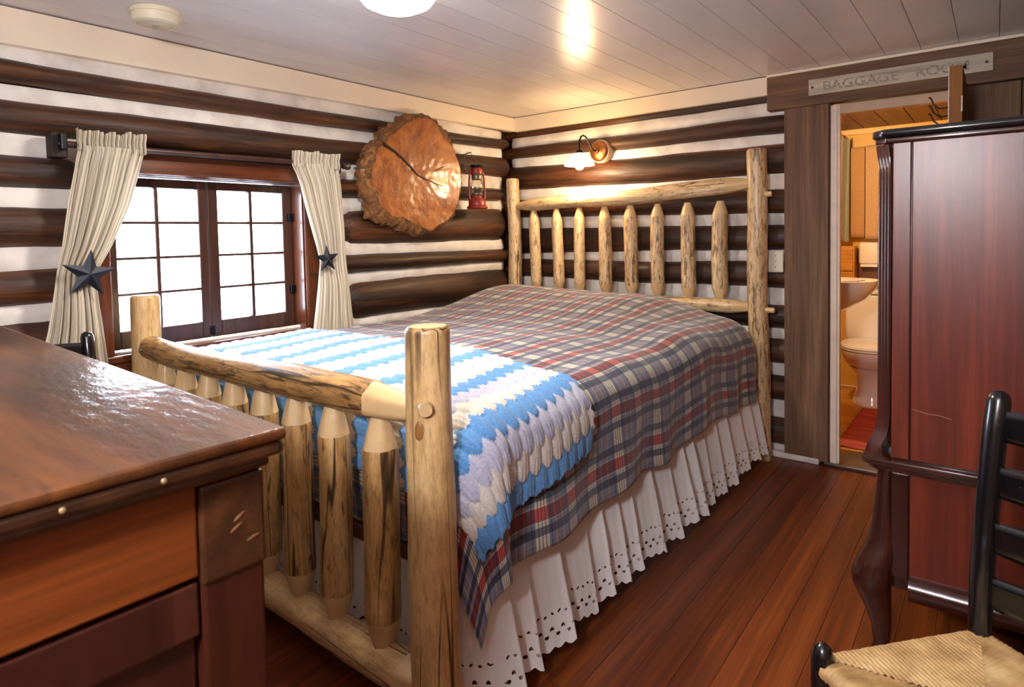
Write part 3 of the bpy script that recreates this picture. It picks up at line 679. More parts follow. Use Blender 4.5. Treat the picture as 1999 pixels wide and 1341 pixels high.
lathe('base', [(0, 0), (.14, 0), (.14, .012), (.03, .03), (.014, .06), (.012, .08), (0, .08)], M_BLACKIRON, fl_, (2.46, -4.18, 0), 32)
pole('pole', (2.46, -4.18, .06), (2.46, -4.18, 1.60), .011, .011, M_BLACKIRON, fl_, 12, 4, 0, 0)
lathe('holder', [(0, -.13), (.02, -.13), (.045, -.11), (.05, -.095), (0, -.09)], M_BLACKIRON, fl_, (2.46, -4.18, 1.70), 24)
M_FILLGLOBE = emis('fill_light_globe', (247, 248, 255), FILL_W/(PI*4*PI*.1*.1))
lathe('globe', [(.1*math.sin(PI*i/16), -.1*math.cos(PI*i/16)) for i in range(17)], M_FILLGLOBE, fl_, (2.46, -4.18, 1.70), 32, None)
sm = thing('smoke_detector', 'round cream smoke detector on the white board ceiling', 'smoke detector', (.31, -2.56, 2.06))
M_CREAM = plain('cream_plastic', (236, 226, 196), .4)
lathe('base', [(0, 0), (.083, 0), (.083, -.016), (0, -.016)], M_CREAM, sm, (.312, -2.558, 2.0995), 40)
lathe('cover', [(0, -.012), (.079, -.012), (.080, -.030), (.074, -.045), (.062, -.050), (.058, -.047), (.050, -.050), (0, -.052)], M_CREAM, sm, (.312, -2.558, 2.0995), 40)
box('test_button', .300, .324, -2.566, -2.55, 2.044, 2.049, plain('grey_plastic', (180, 172, 158), .5), sm, .002)
# ------------------------------------------------------------------ light switch
M_IVORY = plain('ivory_plastic', (226, 222, 202), .4)
sw = thing('light_switch', 'ivory light switch plate on the log wall beside the bed post', 'light switch', (1.795, -.012, 1.03))
box('switch_plate', 1.752, 1.834, -.036, -.020, 1.028, 1.146, M_IVORY, sw, .004)
box('toggle', 1.790, 1.798, -.048, -.034, 1.080, 1.098, M_IVORY, sw, .002)
for z in (1.056, 1.118): lathe('screw', [(0, 0), (.0035, 0), (.003, .0015), (0, .0015)], M_GREY, sw, (1.794, -.036, z), 10, rot=RY)

# ------------------------------------------------------------------ log bed
bed = thing('log_bed', 'peeled pine log bed frame with slatted headboard and footboard', 'bed', (.87, -1.33, 0))
HP = [M_HEAD, M_TIP]
hp1 = pole('head_post', (1.735, -.10, 0), (1.716, -.10, 1.698), .056, .052, [M_HEADP2, M_TIP], bed, 22, 34, .06, .012, 'flat', 'flat', 3)
hp0 = pole('head_post', (.058, -.10, 0), (.052, -.10, 1.655), .050, .046, HP, bed, 22, 34, .05, .014, 'flat', 'flat', 4)
fp0 = pole('foot_post', (.085, -2.54, 0), (.062, -2.54, 1.052), .056, .053, [M_FPOST, M_TIP], bed, 24, 28, .03, .006, 'flat', 'flat', 5)
fp1 = pole('foot_post', (1.700, -2.572, 0), (1.684, -2.572, 1.052), .062, .053, [M_FPOST, M_TIP], bed, 26, 34, .05, .014, 'flat', 'flat', 6)
pole('head_rail', (.07, -.10, 1.460), (1.71, -.10, 1.500), .043, .047, HP, bed, 20, 30, .08, .03, 'point', 'point', 7, tl=.16)
pole('head_rail', (.07, -.10, .835), (1.72, -.10, .838), .038, .040, HP, bed, 20, 30, .06, .012, 'point', 'point', 8, tl=.14)
pole('foot_rail', (.10, -2.545, .848), (1.672, -2.572, .850), .045, .050, [M_RAIL, M_TIP], bed, 24, 34, .07, .022, 'flat', 'point', 9, tl=.19)
pole('foot_rail', (.10, -2.545, .175), (1.68, -2.572, .165), .050, .052, [M_FPOST, M_TIP], bed, 24, 30, .06, .012, 'flat', 'point', 10, tl=.10)
HS = [(.230, .039), (.412, .038), (.592, .038), (.778, .042), (.954, .043), (1.140, .042), (1.322, .042), (1.513, .045)]
for i, (x, r) in enumerate(HS):
    pole('spindle', (x+.008*math.sin(i*2.3), -.10, .862), (x, -.10, 1.428), r, r*.97, [M_HEADP2 if i > 2 else M_HEAD, M_TIP], bed, 16, 16, .08, .014, 'point', 'point', 20+i, tl=.075)
FS = [(.248, .044), (.406, .044), (.581, .045), (.753, .045), (.941, .045), (1.120, .046), (1.304, .047), (1.496, .049)]
for i, (x, r) in enumerate(FS):
    yy = -2.545-.027*(x-.1)/1.57
    pole('spindle', (x-.006, yy, .185), (x+.004, yy, .822), r*.98, r*.93, [M_FOOT, M_TIP], bed, 20, 20, .05, .010, 'point', 'point', 31+i, tl=.10)
for p_, par in (((1.762, -.112, 1.452), hp1), ((1.775, -.112, .828), hp1)):
    pole('peg', (p_[0]-.03, p_[1], p_[2]), (p_[0]+.035, p_[1], p_[2]), .016, .015, M_TIP, par, 12, 3, .03, 0)
pole('peg', (1.70, -2.60, .872), (1.728, -2.625, .870), .019, .018, M_TIP, fp1, 14, 3, .03, 0)
M_KNOT = plain('pine_knot', (150, 104, 56), .45, nz=.4, sc=50)
for (a_, z_, sz) in ((-1.30, .815, .011), (-.95, .60, .006), (-1.5, .42, .007)):
    lathe('knot', [(0, .004), (.6*sz, .0035), (sz, .002), (1.25*sz, -.004)], M_KNOT, fp1, (1.688+.050*math.cos(a_), -2.572+.050*math.sin(a_), z_), 16, rot=(Vector((math.cos(a_), math.sin(a_), 0)).to_track_quat('Z', 'Y').to_matrix()), sy=2.2)
box('side_rail', 1.63, 1.66, -2.50, -.14, .36, .48, M_DKOAK, bed, .004); box('side_rail', .10, .13, -2.48, -.14, .36, .48, M_DKOAK, bed, .004)
box('cross_rail', .12, 1.64, -2.478, -2.452, .385, .43, M_DKOAK, bed, .004)
M_TICKW = cloth('mattress_ticking', (225, 220, 210))
mt = thing('mattress', 'thick mattress on box spring hidden under the plaid cover', 'mattress', (.88, -1.3, .40))
box('box_spring', .115, 1.625, -2.44, -.17, .44, .60, M_TICKW, mt, .03, seg=3); box('mattress_pad', .13, 1.61, -2.43, -.20, .605, .765, M_TICKW, mt, .05, seg=4)

# drape surface shared by duvet and afghan
XL, XR, YF, YH = .20, 1.63, -2.37, -.25
RR = .125
def ztop(x, y):
    z = .818+.085*sstep(-1.32, -.42, y)+.03*sstep(-.9, -.4, y)*(1-sstep(.2, .9, x))
    z -= .020*sstep(-.40, -.14, y)
    z -= (.020+.075*sstep(-1.1, -.45, y))*sstep(1.10, 1.66, x)
    z += .010*math.sin(PI*max(0, min(1, (x-.1)/1.5)))
    z += .012*noise.noise((x*1.7, y*1.6, 3.3))+.005*noise.noise((x*5, y*4, 8))
    return z
def drape(u, v, off=0.0):
    """u, v = cloth coordinates in metres (same as x, y on the flat top)"""
    x, y = u, v; px_, py_ = 0, 0
    XRe = XR-.075*sstep(-1.0, -.35, v)
    if u > XRe: px_ = u-XRe
    if u < XL: px_ = -(XL-u)
    if v < YF: py_ = -(YF-v)
    if v > YH: py_ = v-YH
    d = math.hypot(px_, py_)
    cx, cy = min(max(u, XL), XRe), min(max(v, YF), YH)
    z = ztop(cx, cy)
    if d < 1e-9: return Vector((cx, cy, z+off))
    nx, ny = px_/d, py_/d
    r = (RR+.07*sstep(-1.0, -.35, v))*abs(nx)+.10*abs(ny)
    if u < XL: r = .085
    if v > YH: r = .085
    if d < PI*r/2: h, g = r*math.sin(d/r), r*(1-math.cos(d/r)); on = math.cos(d/r); oh = math.sin(d/r)
    else: h, g = r+.02*(d-PI*r/2)*(u > XR), r+(d-PI*r/2); on, oh = 0, 1
    if u > XR:
        k = sstep(.10, .45, d)
        h += k*(.012*math.sin(v*17+2.2*noise.noise((v*2, 0, 5)))+.014*noise.noise((v*5, d*2.5, 4)))*min(1, abs(nx)*1.2)
    return Vector((cx+nx*(h+off*oh), cy+ny*(h+off*oh), z-g+off*on))
# plaid
t = T('plaid_flannel'); uvs = t.n('SeparateXYZ', None, i0=t.n('TexCoord').outputs['UV']); 
wob = t.math('MULTIPLY', t.noise(t.coords((3, 3, 3), False), 1, 2), .01)
fu = t.math('FRACT', t.math('MULTIPLY_ADD', uvs.outputs[0], 1/.170, .31)); fv = t.math('FRACT', t.math('MULTIPLY', uvs.outputs[1], 1/.150))
GREY, NAVY, RED, DK, PALE, CRM, YEL, RDL = s2l((102, 105, 120)), s2l((18, 25, 54)), s2l((86, 6, 22)), s2l((14, 16, 30)), s2l((178, 172, 160)), s2l((236, 222, 188)), s2l((226, 190, 96)), s2l((206, 60, 40))
cu = t.ramp(fu, [(0, RED), (.20, DK), (.215, PALE), (.235, GREY), (.31, NAVY), (.45, GREY), (.593, DK), (.607, GREY), (.75, NAVY), (.89, GREY), (.965, PALE), (.985, DK)], 'CONSTANT')
tint = t.ramp(fu, [(0, (.80, .13, .14, 1)), (.20, (.3, .3, .35, 1)), (.215, (1, 1, 1, 1)), (.31, (.22, .25, .36, 1)), (.45, (1, 1, 1, 1)), (.75, (.22, .25, .36, 1)), (.89, (1, 1, 1, 1))], 'CONSTANT')
cv = t.ramp(fv, [(0, CRM), (.062, DK), (.082, CRM), (.144, DK), (.164, CRM), (.226, DK), (.246, CRM), (.31, GREY), (.36, NAVY), (.40, GREY), (.50, YEL), (.514, RDL), (.535, GREY), (.70, RDL), (.721, YEL), (.735, GREY), (.90, NAVY), (.94, GREY)], 'CONSTANT')
c = t.mix(.54, cu, t.mix(1, cv, tint, 'MULTIPLY'))
wv = t.noise(t.coords((420, 420, 420), False), 1, 2)
c = t.mix(.35, c, t.ramp(wv, [(.35, (.55, .55, .55, 1)), (.65, (1.15, 1.15, 1.15, 1))]), 'MULTIPLY')
t.p(Base_Color=c, Roughness=.9, Sheen_Weight=.25, Normal=t.bump(wv, .3, .001)); M_PLAID = t.m
U0, U1, V0, V1 = .0, XR+.475, YF-.44, YH+.17
def duv(u, v):
    uu = U0+(U1-U0)*u; vv = V0+(V1-V0)*v
    # soft rounding of the hem corner, puffy edge
    p = drape(uu, vv)
    e = min(uu-U0, U1-uu, vv-V0)
    p += Vector((.006*noise.noise((uu*7, vv*7, 1)), .006*noise.noise((uu*7, vv*7, 7)), .006*noise.noise((uu*6, vv*6, 4))))
    return p
dv = thing('plaid_duvet', 'red, navy and cream plaid duvet spread over the log bed', 'duvet', (.88, -1.3, .42))
do = grid('duvet_cover', 190, 210, duv, M_PLAID, dv, lambda u, v: (U0+(U1-U0)*u, V0+(V1-V0)*v))
ms = do.modifiers.new('thickness', 'SOLIDIFY'); ms.thickness = .022; ms.offset = -1
# afghan
M_AB = cloth('crochet_blue', (88, 144, 200), .35, 160); M_AW = cloth('crochet_cream', (208, 201, 190), .3, 160); M_AL = cloth('crochet_lavender', (178, 178, 198), .3, 160)
RW, SHW = .066, .052      # row pitch across the bed, shell pitch along the bed
AU0, AU1, AV0, AV1 = .05, XR+.315, YF-.27, -1.875
def hem_u(vv): return AU1-.16*sstep(-2.42, -1.93, vv)*0-.045*sstep(-2.40, -1.95, vv)
def shell(uu, vv):
    """row index, phase in the row, bump height of the shell stitch"""
    base = (hem_u(vv)-uu)/RW; s = vv/SHW
    cb = lambda k: k-.40*abs(math.cos(PI*(s+k*.5)))**.8+.2
    k2 = math.floor(base)+2
    while base < cb(k2): k2 -= 1
    ph = (base-cb(k2))/max(.05, cb(k2+1)-cb(k2))
    f2 = s+k2*.5+.5; f2 -= math.floor(f2)
    b = math.sqrt(max(0, 1-(2*f2-1)**2))*(.35+.65*math.sqrt(max(0, math.sin(PI*min(1, max(0, ph*.9+.1))))))
    b += .25*math.cos(f2*2*PI*4)*(1-ph)*math.sin(PI*f2)
    return k2, b
def afn(u, v):
    vv = AV0+(AV1-AV0)*v; hu = hem_u(vv); uu = AU0+(hu-AU0)*u
    vv -= .085*v*sstep(1.1, 1.8, uu)
    if u > .985: uu += .012*abs(math.sin(PI*vv/SHW))
    if v > .97: vv += .010*abs(math.sin(PI*uu/(RW*.5)))
    if v < .02: vv -= .010*abs(math.sin(PI*uu/(RW*.5)))
    k, b = shell(uu, vv)
    p = drape(uu, vv, .013+.0095*b)
    return p
def amat(u, v):
    vv = AV0+(AV1-AV0)*v; hu = hem_u(vv); uu = AU0+(hu-AU0)*u
    vv -= .085*v*sstep(1.1, 1.8, uu)
    k, b = shell(uu, vv); return (0, 1, 2)[max(0, k) % 3]
af = thing('crochet_afghan', 'blue, cream and lavender crocheted zigzag afghan across the bed foot', 'blanket', (.95, -2.2, .55))
ao = grid('afghan_cloth', 360, 170, afn, [M_AB, M_AW, M_AL], af, None, amat)
ms = ao.modifiers.new('thickness', 'SOLIDIFY'); ms.thickness = .008; ms.offset = -1
# bed skirt
t = T('white_eyelet_cotton'); uvs = t.n('SeparateXYZ', None, i0=t.n('TexCoord').outputs['UV']); us, vz = uvs.outputs[0], uvs.outputs[1]
def dots(per, z0, rx, rz, off):
    fx = t.math('SUBTRACT', t.math('FRACT', t.math('MULTIPLY_ADD', us, 1/per, off)), .5)
    ex = t.math('POWER', t.math('MULTIPLY', fx, per/rx), 2.0); ez = t.math('POWER', t.math('MULTIPLY', t.math('SUBTRACT', vz, z0), 1/rz), 2.0)
    return t.math('LESS_THAN', t.math('ADD', ex, ez), 1.0)
hole = t.math('MAXIMUM', t.math('MAXIMUM', dots(.034, .040, .0062, .0048, 0), dots(.034, .052, .0062, .0048, .5)), dots(.022, .096, .0048, .0034, .2))
tr = t.n('BsdfTransparent'); a = t.noise(t.coords((30, 30, 30), False), 1, 4)
t.p(Base_Color=s2l((246, 244, 240)), Roughness=.8, Normal=t.bump(a, .25, .004))
tl_ = t.n('BsdfTranslucent', None, Color=s2l((246, 240, 230))); mxa = t.n('MixShader', None, i0=.15, i1=t.b.outputs[0], i2=tl_.outputs[0])
mx = t.n('MixShader', None, i0=hole, i1=mxa.outputs[0], i2=tr.outputs[0]); t.nt.links.new(mx.outputs[0], t.out.inputs[0]); M_EYE = t.m
pathS = [(1.735, -.20), (1.715, -1.2), (1.705, -2.40), (1.66, -2.455), (.12, -2.455)]
segL = [math.dist(a, b) for a, b in zip(pathS, pathS[1:])]; LS = sum(segL)
def path(s):
    for (a, b), l in zip(zip(pathS, pathS[1:]), segL):
        if s <= l+1e-9: 
            f = s/l; return Vector((a[0]+(b[0]-a[0])*f, a[1]+(b[1]-a[1])*f, 0)), Vector(((a[1]-b[1])/l*-1, (b[0]-a[0])/l*-1*-1, 0))
        s -= l
    return Vector((*pathS[-1], 0)), Vector((0, -1, 0))
rnd = random.Random(11); ple = [0]
while ple[-1] < LS: ple.append(ple[-1]+rnd.uniform(.08, .19))
pa = [rnd.uniform(.6, 1.1) for _ in ple]; ph_ = [rnd.uniform(-.012, .02) for _ in ple]
def pleat(s):
    for i in range(len(ple)-1):
        if ple[i] <= s <= ple[i+1]:
            f = (s-ple[i])/(ple[i+1]-ple[i])
            o = (f/.14 if f < .14 else 1-((f-.14)/.86)**.8)
            return pa[i]*o, ph_[i]*(1-f)+ph_[i+1]*f, math.sin(f*PI)
    return 0, 0, 0
def skf(u, v):
    s = LS*u; p, n_ = path(s); n_ = Vector((0, 0, 0))
    if s < segL[0]+segL[1]: n_ = Vector((1, -.02, 0))
    elif s < sum(segL[:3]): n_ = Vector((.78, -.62, 0))
    else: n_ = Vector((0, -.5, 0))
    o, hz, bl = pleat(s)
    z0 = .075+hz+.004-.011*abs(math.sin(PI*s/.034))
    z = .50+(z0-.50)*v
    d = (.012+.055*v)*o-.02*(1-v)+.006*noise.noise((s*14, v*3, 2))*v+.018*v
    q = p+n_*d
    q.y += (.012*bl*v) if s < segL[0]+segL[1] else 0
    return (q.x, q.y, z)
sk = thing('bed_skirt', 'gathered white eyelet bed skirt hanging below the plaid duvet', 'bed skirt', (1.7, -1.3, .07))
grid('skirt_ruffle', 820, 22, skf, M_EYE, sk, lambda u, v: (LS*u, .43*(1-v)))

# ------------------------------------------------------------------ dresser in the left foreground
t = T('worn_table_top'); a = t.noise(t.coords((1.2, 7, 7)), 1, 6, .6, .8); g = t.noise(t.coords((3, 90, 90)), 1, 3); w_ = t.noise(t.coords((24, 60, 24)), 1, 5)
c = t.ramp(a, [(.28, s2l((34, 17, 6))), (.46, s2l((68, 36, 11))), (.60, s2l((98, 54, 17))), (.76, s2l((128, 76, 28)))])
c = t.mix(.4, c, t.ramp(g, [(.3, (.35, .35, .35, 1)), (.65, (1.1, 1.1, 1.1, 1))]), 'MULTIPLY')
t.p(Base_Color=c, Roughness=.55, Specular_IOR_Level=.3, Coat_Weight=.5, Coat_IOR=1.4, Coat_Roughness=.10, Normal=t.bump(w_, .35, .004), Coat_Normal=t.bump(w_, .5, .005)); M_TOP = t.m
M_ORANGE = wood('orange_drawer_wood', [(84, 38, 10), (118, 58, 18), (142, 76, 28)], 'Y', .4, .2, 1.4, 22, .15, .4, 0)
M_POST = wood('red_brown_post', [(40, 14, 6), (62, 24, 10), (84, 36, 16)], 'Z', .4, .2, 1.4, 18, .15, .35, 0)
M_CHIP = plain('chipped_wood', (112, 70, 42), .6, nz=.3, sc=60)
DR = math.radians(-3.0)
ds = thing('dresser', 'tall worn brown wooden dresser in the left foreground', 'dresser', (2.135, -3.224, 0), DR)
# local frame: x<0 to the left, y<0 toward the viewer side; corner of the top at the origin
LXD, LYD = -1.44, -.60
box('dresser_top', LXD, 0, LYD, 0, 1.046, 1.060, M_TOP, ds, .006, True, 3)
box('top_edge', LXD+.004, -.004, LYD+.004, -.004, 1.030, 1.046, M_DKOAK, ds, .005, True)
box('top_moulding', LXD+.012, -.014, LYD+.012, -.014, 1.018, 1.030, M_DKOAK, ds, .005, True)
box('carcass', LXD+.04, -.060, LYD+.03, -.03, .06, 1.02, M_DKOAK, ds, .003, True)
for (a, b) in ((-.083, -.016), (LYD+.02, LYD+.085)):
    box('corner_post', -.10, -.032, a, b, 0, 1.02, M_POST, ds, .004, True)
    box('corner_block', -.096, -.028, a-.001, b+.001, .908, 1.012, M_DKOAK, ds, .004, True)
box('drawer_front', -.06, -.033, LYD+.087, -.085, .918, 1.017, M_ORANGE, ds, .003, True)
box('side_rail', -.06, -.036, LYD+.087, -.085, .855, .912, M_MAHOGD, ds, .003, True)
box('side_panel', -.06, -.050, LYD+.087, -.085, .12, .853, M_MAHOGD, ds, .003, True)
for (y, z, a) in ((-.048, .957, .5), (-.044, .968, .55), (-.030, .940, .2)):
    lathe('carved_mark', [(0, 0), (.010, .0), (.006, .001), (0, .0016)], M_CHIP, ds, (-.0285, y, z), 10, rot=(Matrix.Rotation(a, 3, 'X') @ Matrix.Rotation(PI/2, 3, 'Y')), local=True, sx=.3)
M_NAIL = plain('bright_nail', (190, 160, 120), .3, .6)
for y in (-.125, -.205): lathe('nail', [(0, 0), (.003, 0), (.002, .0015), (0, .002)], M_NAIL, ds, (-.004, y, 1.038), 10, rot=Matrix.Rotation(PI/2, 3, 'Y'), local=True)
for y in (-.03, LYD+.06): box('leg', LXD+.03, LXD+.095, y-.035, y+.02, 0, 1.02, M_MAHOG, ds, .004, True)

# ------------------------------------------------------------------ ladder back chairs
def rush_panel(th, name, A, B, C, D, zs):
    """trapezoid panel from rail A-B to ridge D-C, strands at right angles to the rail"""
    A, B, C, D = [Vector(p) for p in (A, B, C, D)]
    n = max(10, int((B-A).length/.0085)); nu = n*4
    rail_d = (B-A).normalized(); inn = Vector((0, 0, 1)).cross(rail_d)
    if inn.dot((C+D)/2-(A+B)/2) < 0: inn = -inn
    L_ = (B-A).length
    tD, tC = (D-A).dot(rail_d)/L_, (C-A).dot(rail_d)/L_; dD, dC = (D-A).dot(inn), (C-A).dot(inn)
    def depth(u):
        if u < tD: return dD*u/max(tD, 1e-4)
        if u > tC: return dC*(1-u)/max(1-tC, 1e-4)
        return dD+(dC-dD)*(u-tD)/max(tC-tD, 1e-4)
    out = -inn
    def fn(u, v):
        p = A.lerp(B, u); r = .017
        if v < .25:      # wrap around the rail
            a = (1-v/.25)*PI*.75
            q = p+out*(r*math.sin(a))+Vector((0, 0, r*math.cos(a)-r)); nn = out*math.sin(a)+Vector((0, 0, math.cos(a)))
        else:
            w = (v-.25)/.75; q = p+inn*(depth(u)*w); q.z += -.012*w*depth(u)/.17; nn = Vector((0, 0, 1))
        rg = abs(math.sin(PI*u*n)); wob_ = .0018*noise.noise((u*23, v*7, 1))
        return q+nn*(.0030*rg+wob_)
    return grid(name, nu, 14, fn, M_RUSH, th, None, local=True)
def chair(label, loc, rz, zsc=1.0):
    th = thing('ladder_back_chair', label, 'chair', loc, rz); th.scale.z = zsc
    wf, wb_, dp = .205, .175, .178
    for s in (-1, 1):
        p = pole('back_post', (s*wb_, -dp+.01, 0), (s*wb_, -dp+.0, .46), .019, .020, M_BLACKP, th, 16, 6, .02, .002, 'flat', 'flat', 50+s, True)
        pts = [(s*wb_, -dp, .44), (s*wb_, -dp-.004, .56), (s*wb_, -dp-.018, .72), (s*wb_, -dp-.034, .85), (s*wb_, -dp-.044, .912), (s*wb_, -dp-.046, .925), (s*wb_, -dp-.047, .932)]
        tube('back_post', pts, [.020, .021, .021, .021, .021, .017, .008], M_BLACKP, th, 16, True)
        pole('front_leg', (s*wf, dp, 0), (s*wf, dp, .478), .019, .021, M_BLACKP, th, 18, 6, .02, .002, 'flat', 'round', 60+s, True)
        pole('seat_rail', (s*wf, dp, .425), (s*wb_, -dp, .425), .013, .013, M_BLACKP, th, 10, 3, 0, 0, 'flat', 'flat', 1, True)
        for z in (.13, .28): pole('stretcher', (s*wf, dp, z), (s*wb_, -dp, z), .010, .010, M_BLACKP, th, 10, 3, 0, 0, 'flat', 'flat', 1, True)
    for z in (.18, .31): pole('stretcher', (-wf, dp, z), (wf, dp, z), .011, .011, M_BLACKP, th, 10, 3, 0, 0, 'flat', 'flat', 1, True)
    pole('stretcher', (-wb_, -dp, .2), (wb_, -dp, .2), .010, .010, M_BLACKP, th, 10, 3, 0, 0, 'flat', 'flat', 1, True)
    for (z, yo) in ((.535, -.004), (.645, -.011), (.755, -.022), (.865, -.036)):
        def sl(u, v, z=z, yo=yo):
            x = -wb_+2*wb_*u; a = math.sin(PI*u)
            return (x, -dp+yo-.022*a, z-.030+.060*v+.010*a*(v-.3))
        o = grid('slat', 16, 4, sl, M_BLACKP, th, None, local=True); m_ = o.modifiers.new('thickness', 'SOLIDIFY'); m_.thickness = .011; m_.offset = 0
    zs = .447
    FL, FR, BR, BL = (-wf, dp, zs), (wf, dp, zs), (wb_, -dp, zs), (-wb_, -dp, zs)
    C1, C2 = (-.035, -.01, zs-.010), (.035, -.01, zs-.010)
    rush_panel(th, 'rush_panel', FL, FR, C2, C1, zs); rush_panel(th, 'rush_panel', FR, BR, C2, C2, zs)
    rush_panel(th, 'rush_panel', BR, BL, C1, C2, zs); rush_panel(th, 'rush_panel', BL, FL, C1, C1, zs)
    return th
chair('black ladder-back chair with woven rush seat in front of the armoire', (2.762, -2.317, 0), math.radians(143.9))
chair('black ladder-back chair behind the dresser, by the left curtain', (.425, -2.965, 0), math.radians(-90), 1.02)

# ------------------------------------------------------------------ armoire
M_CHIP2 = plain('pale_scratch', (170, 130, 110), .6)
AY = -1.60; AX = 2.478; AB = 3.03; AYB = -.70
ar = thing('armoire', 'dark mahogany armoire on cabriole legs with fluted corner, right foreground', 'wardrobe', (2.75, -1.15, 0))
ch = .034
def plan(x0, c, y0=AY, y1=AYB): return [(x0+c, y0), (AB, y0), (AB, y1), (x0+c, y1), (x0, y1-c), (x0, y0+c)]
prism('upper_carcass', plan(AX+.012, ch-.004), .60, 1.495, 'z', M_MAHOGD, ar, .002)
# side panel + stiles (slightly proud)
box('side_stile', AX+ch+.006, AX+.082, AY-.006, AY+.01, .622, 1.492, M_MAHOG, ar, .002)
box('side_panel', AX+.085, AB-.085, AY-.004, AY+.01, .622, 1.492, M_MAHOG, ar, .002)
box('side_stile', AB-.082, AB, AY-.006, AY+.01, .622, 1.492, M_MAHOG, ar, .002)
# fluted canted corners with curved stops
def canted(y0, sgn):
    bm = bmesh.new(); n = 24; zz = [.622, .640, .66, .685, .71, .74]+[.74+.66*i/10 for i in range(1, 11)]+[1.42, 1.44, 1.46, 1.49]
    rows = []
    for z in zz:
        fl_ = sstep(.70, .76, z)*(1-sstep(1.40, 1.46, z)); row = []
        grow = .034*(1-sstep(.622, .72, z))**1.5+.006*sstep(1.44, 1.49, z)
        for k in range(n+1):
            f = k/n; d = .006*fl_*abs(math.sin(PI*f*4))-.004*fl_
            px = AX+ch*f; py = ch*(1-f)
            row.append(bm.verts.new((px-(d+grow)*.8, y0+sgn*(py-(d+grow)*.25), z)))
        rows.append(row)
    for a, b in zip(rows, rows[1:]):
        for k in range(n): bm.faces.new((a[k], a[k+1], b[k+1], b[k]))
    link('fluted_corner', bm_mesh('fluted_corner', bm, M_MAHOGD, True, 40), ar)
canted(AY-.005, 1); canted(AYB+.005, -1)
prism('cornice', plan(AX-.006, .03, AY-.014, AYB+.014), 1.492, 1.506, 'z', M_MAHOGD, ar, .004)
prism('cornice', plan(AX-.014, .03, AY-.022, AYB+.022), 1.506, 1.530, 'z', M_BLACKP, ar, .010)
prism('waist_moulding', plan(AX-.034, .02, AY-.024, AYB+.024), .596, .616, 'z', M_MAHOGD, ar, .006)
prism('waist_moulding', plan(AX-.014, .02, AY-.012, AYB+.012), .580, .597, 'z', M_MAHOGD, ar, .004)
prism('lower_carcass', plan(AX+.014, ch), .25, .582, 'z', M_MAHOGD, ar, .002)
box('side_stile', AX+ch+.008, AX+.082, AY-.005, AY+.01, .285, .580, M_MAHOGD, ar, .002)
box('side_panel', AX+.085, AB-.03, AY-.003, AY+.01, .285, .580, M_MAHOG, ar, .002)
tube('apron_roll', [(AX+.085, AY-.002, .262), (AX+.2, AY-.002, .262), (AB-.01, AY-.002, .262)], [.036, .036, .036], M_MAHOGD, ar, 20)
tube('apron_roll', [(AX-.002, AY+.06, .262), (AX-.002, AYB-.06, .262)], .036, M_MAHOGD, ar, 20)
def cab(x, y, sx, sy):
    # outward directions sx, sy
    S = [(.60, .004, .018), (.52, .006, .022), (.44, .008, .028), (.38, .010, .034), (.345, .016, .040), (.31, .028, .046), (.275, .036, .050), (.245, .036, .049), (.215, .030, .043), (.17, .020, .034), (.12, .012, .026), (.07, .012, .021), (.035, .020, .021), (.015, .032, .030), (.004, .034, .034), (0, .034, .033)]
    secs = [(x+sx*o, y+sy*o*.5, z, r, r) for z, o, r in S[::-1]]
    loft('leg', secs, M_MAHOGD, ar, 20, 3.0)
tube('scratch', [(2.566, AY-.0045, .765), (2.60, AY-.0045, .757), (2.63, AY-.0045, .756), (2.655, AY-.0045, .750)], .0007, M_CHIP2, ar, 6)
cab(AX+.028, AY+.030, -1, -1); cab(AX+.028, AYB-.03, -1, 1); cab(AB-.045, AY+.035, 0, -1); cab(AB-.045, AYB-.03, 0, 1)

# ------------------------------------------------------------------ bathroom beyond the door
M_YEL = plain('yellow_painted_wall', (226, 172, 70), .5, nz=.08, sc=8)
M_BFL = wood('yellow_pine_floor', [(176, 110, 34), (206, 140, 52), (226, 164, 76)], 'X', .3, .3, 1.2, 20, .1)
M_BCE = wood('brown_ceiling_plank', [(70, 40, 18), (98, 60, 28), (124, 80, 40)], 'Y', .5, 0, 1.2, 18, .2)
M_PORC = plain('white_porcelain', (238, 232, 220), .12, coat=.5)
b0 = tag(box('wall_bathroom_back', 1.60, 3.0, 1.95, 2.05, 0, 2.15, M_YEL, bev=0), kind='structure')
tag(box('wall_bathroom_left', 1.50, 1.60, .26, 2.05, 0, 2.15, M_YEL, bev=0), kind='structure'); tag(box('wall_bathroom_right', 2.9, 3.0, .26, 1.95, 0, 2.15, M_YEL, bev=0), kind='structure')
bfl = tag(box('floor_bathroom', 1.5, 3.0, .02, 2.05, -.10, -.02, M_BACK, bev=0), kind='structure')
bce = tag(box('ceiling_bathroom', 1.5, 3.0, .26, 2.05, 2.08, 2.2, M_BACK, bev=0), kind='structure')
for i in range(13):
    y = .26+.13*i; box('floorboard', 1.6, 2.9, y+.001, y+.129, -.02, .0, M_BFL, bfl, .001)
for i in range(8):
    xx = 1.60+.165*i; box('ceiling_board', xx+.002, xx+.163, .262, 1.948, 2.03, 2.08, M_BCE, bce, .004)
box('wall_rail', 1.60, 2.9, 1.93, 1.95, 1.985, 2.03, plain('yellow_trim', (232, 180, 84), .4), b0, .004)
M_TAN = cloth('tan_terry_towel', (196, 148, 92), .3, 220); M_TAN2 = cloth('light_tan_terry_towel', (206, 164, 112), .3, 220)
bar = thing('towel_bar', 'thin wooden towel bar on the yellow bathroom wall', 'towel bar', (2.0, 1.90, 1.86))
pole('bar', (1.80, 1.895, 1.865), (2.50, 1.895, 1.865), .009, .009, M_DOOR, bar, 10, 4, 0, 0)
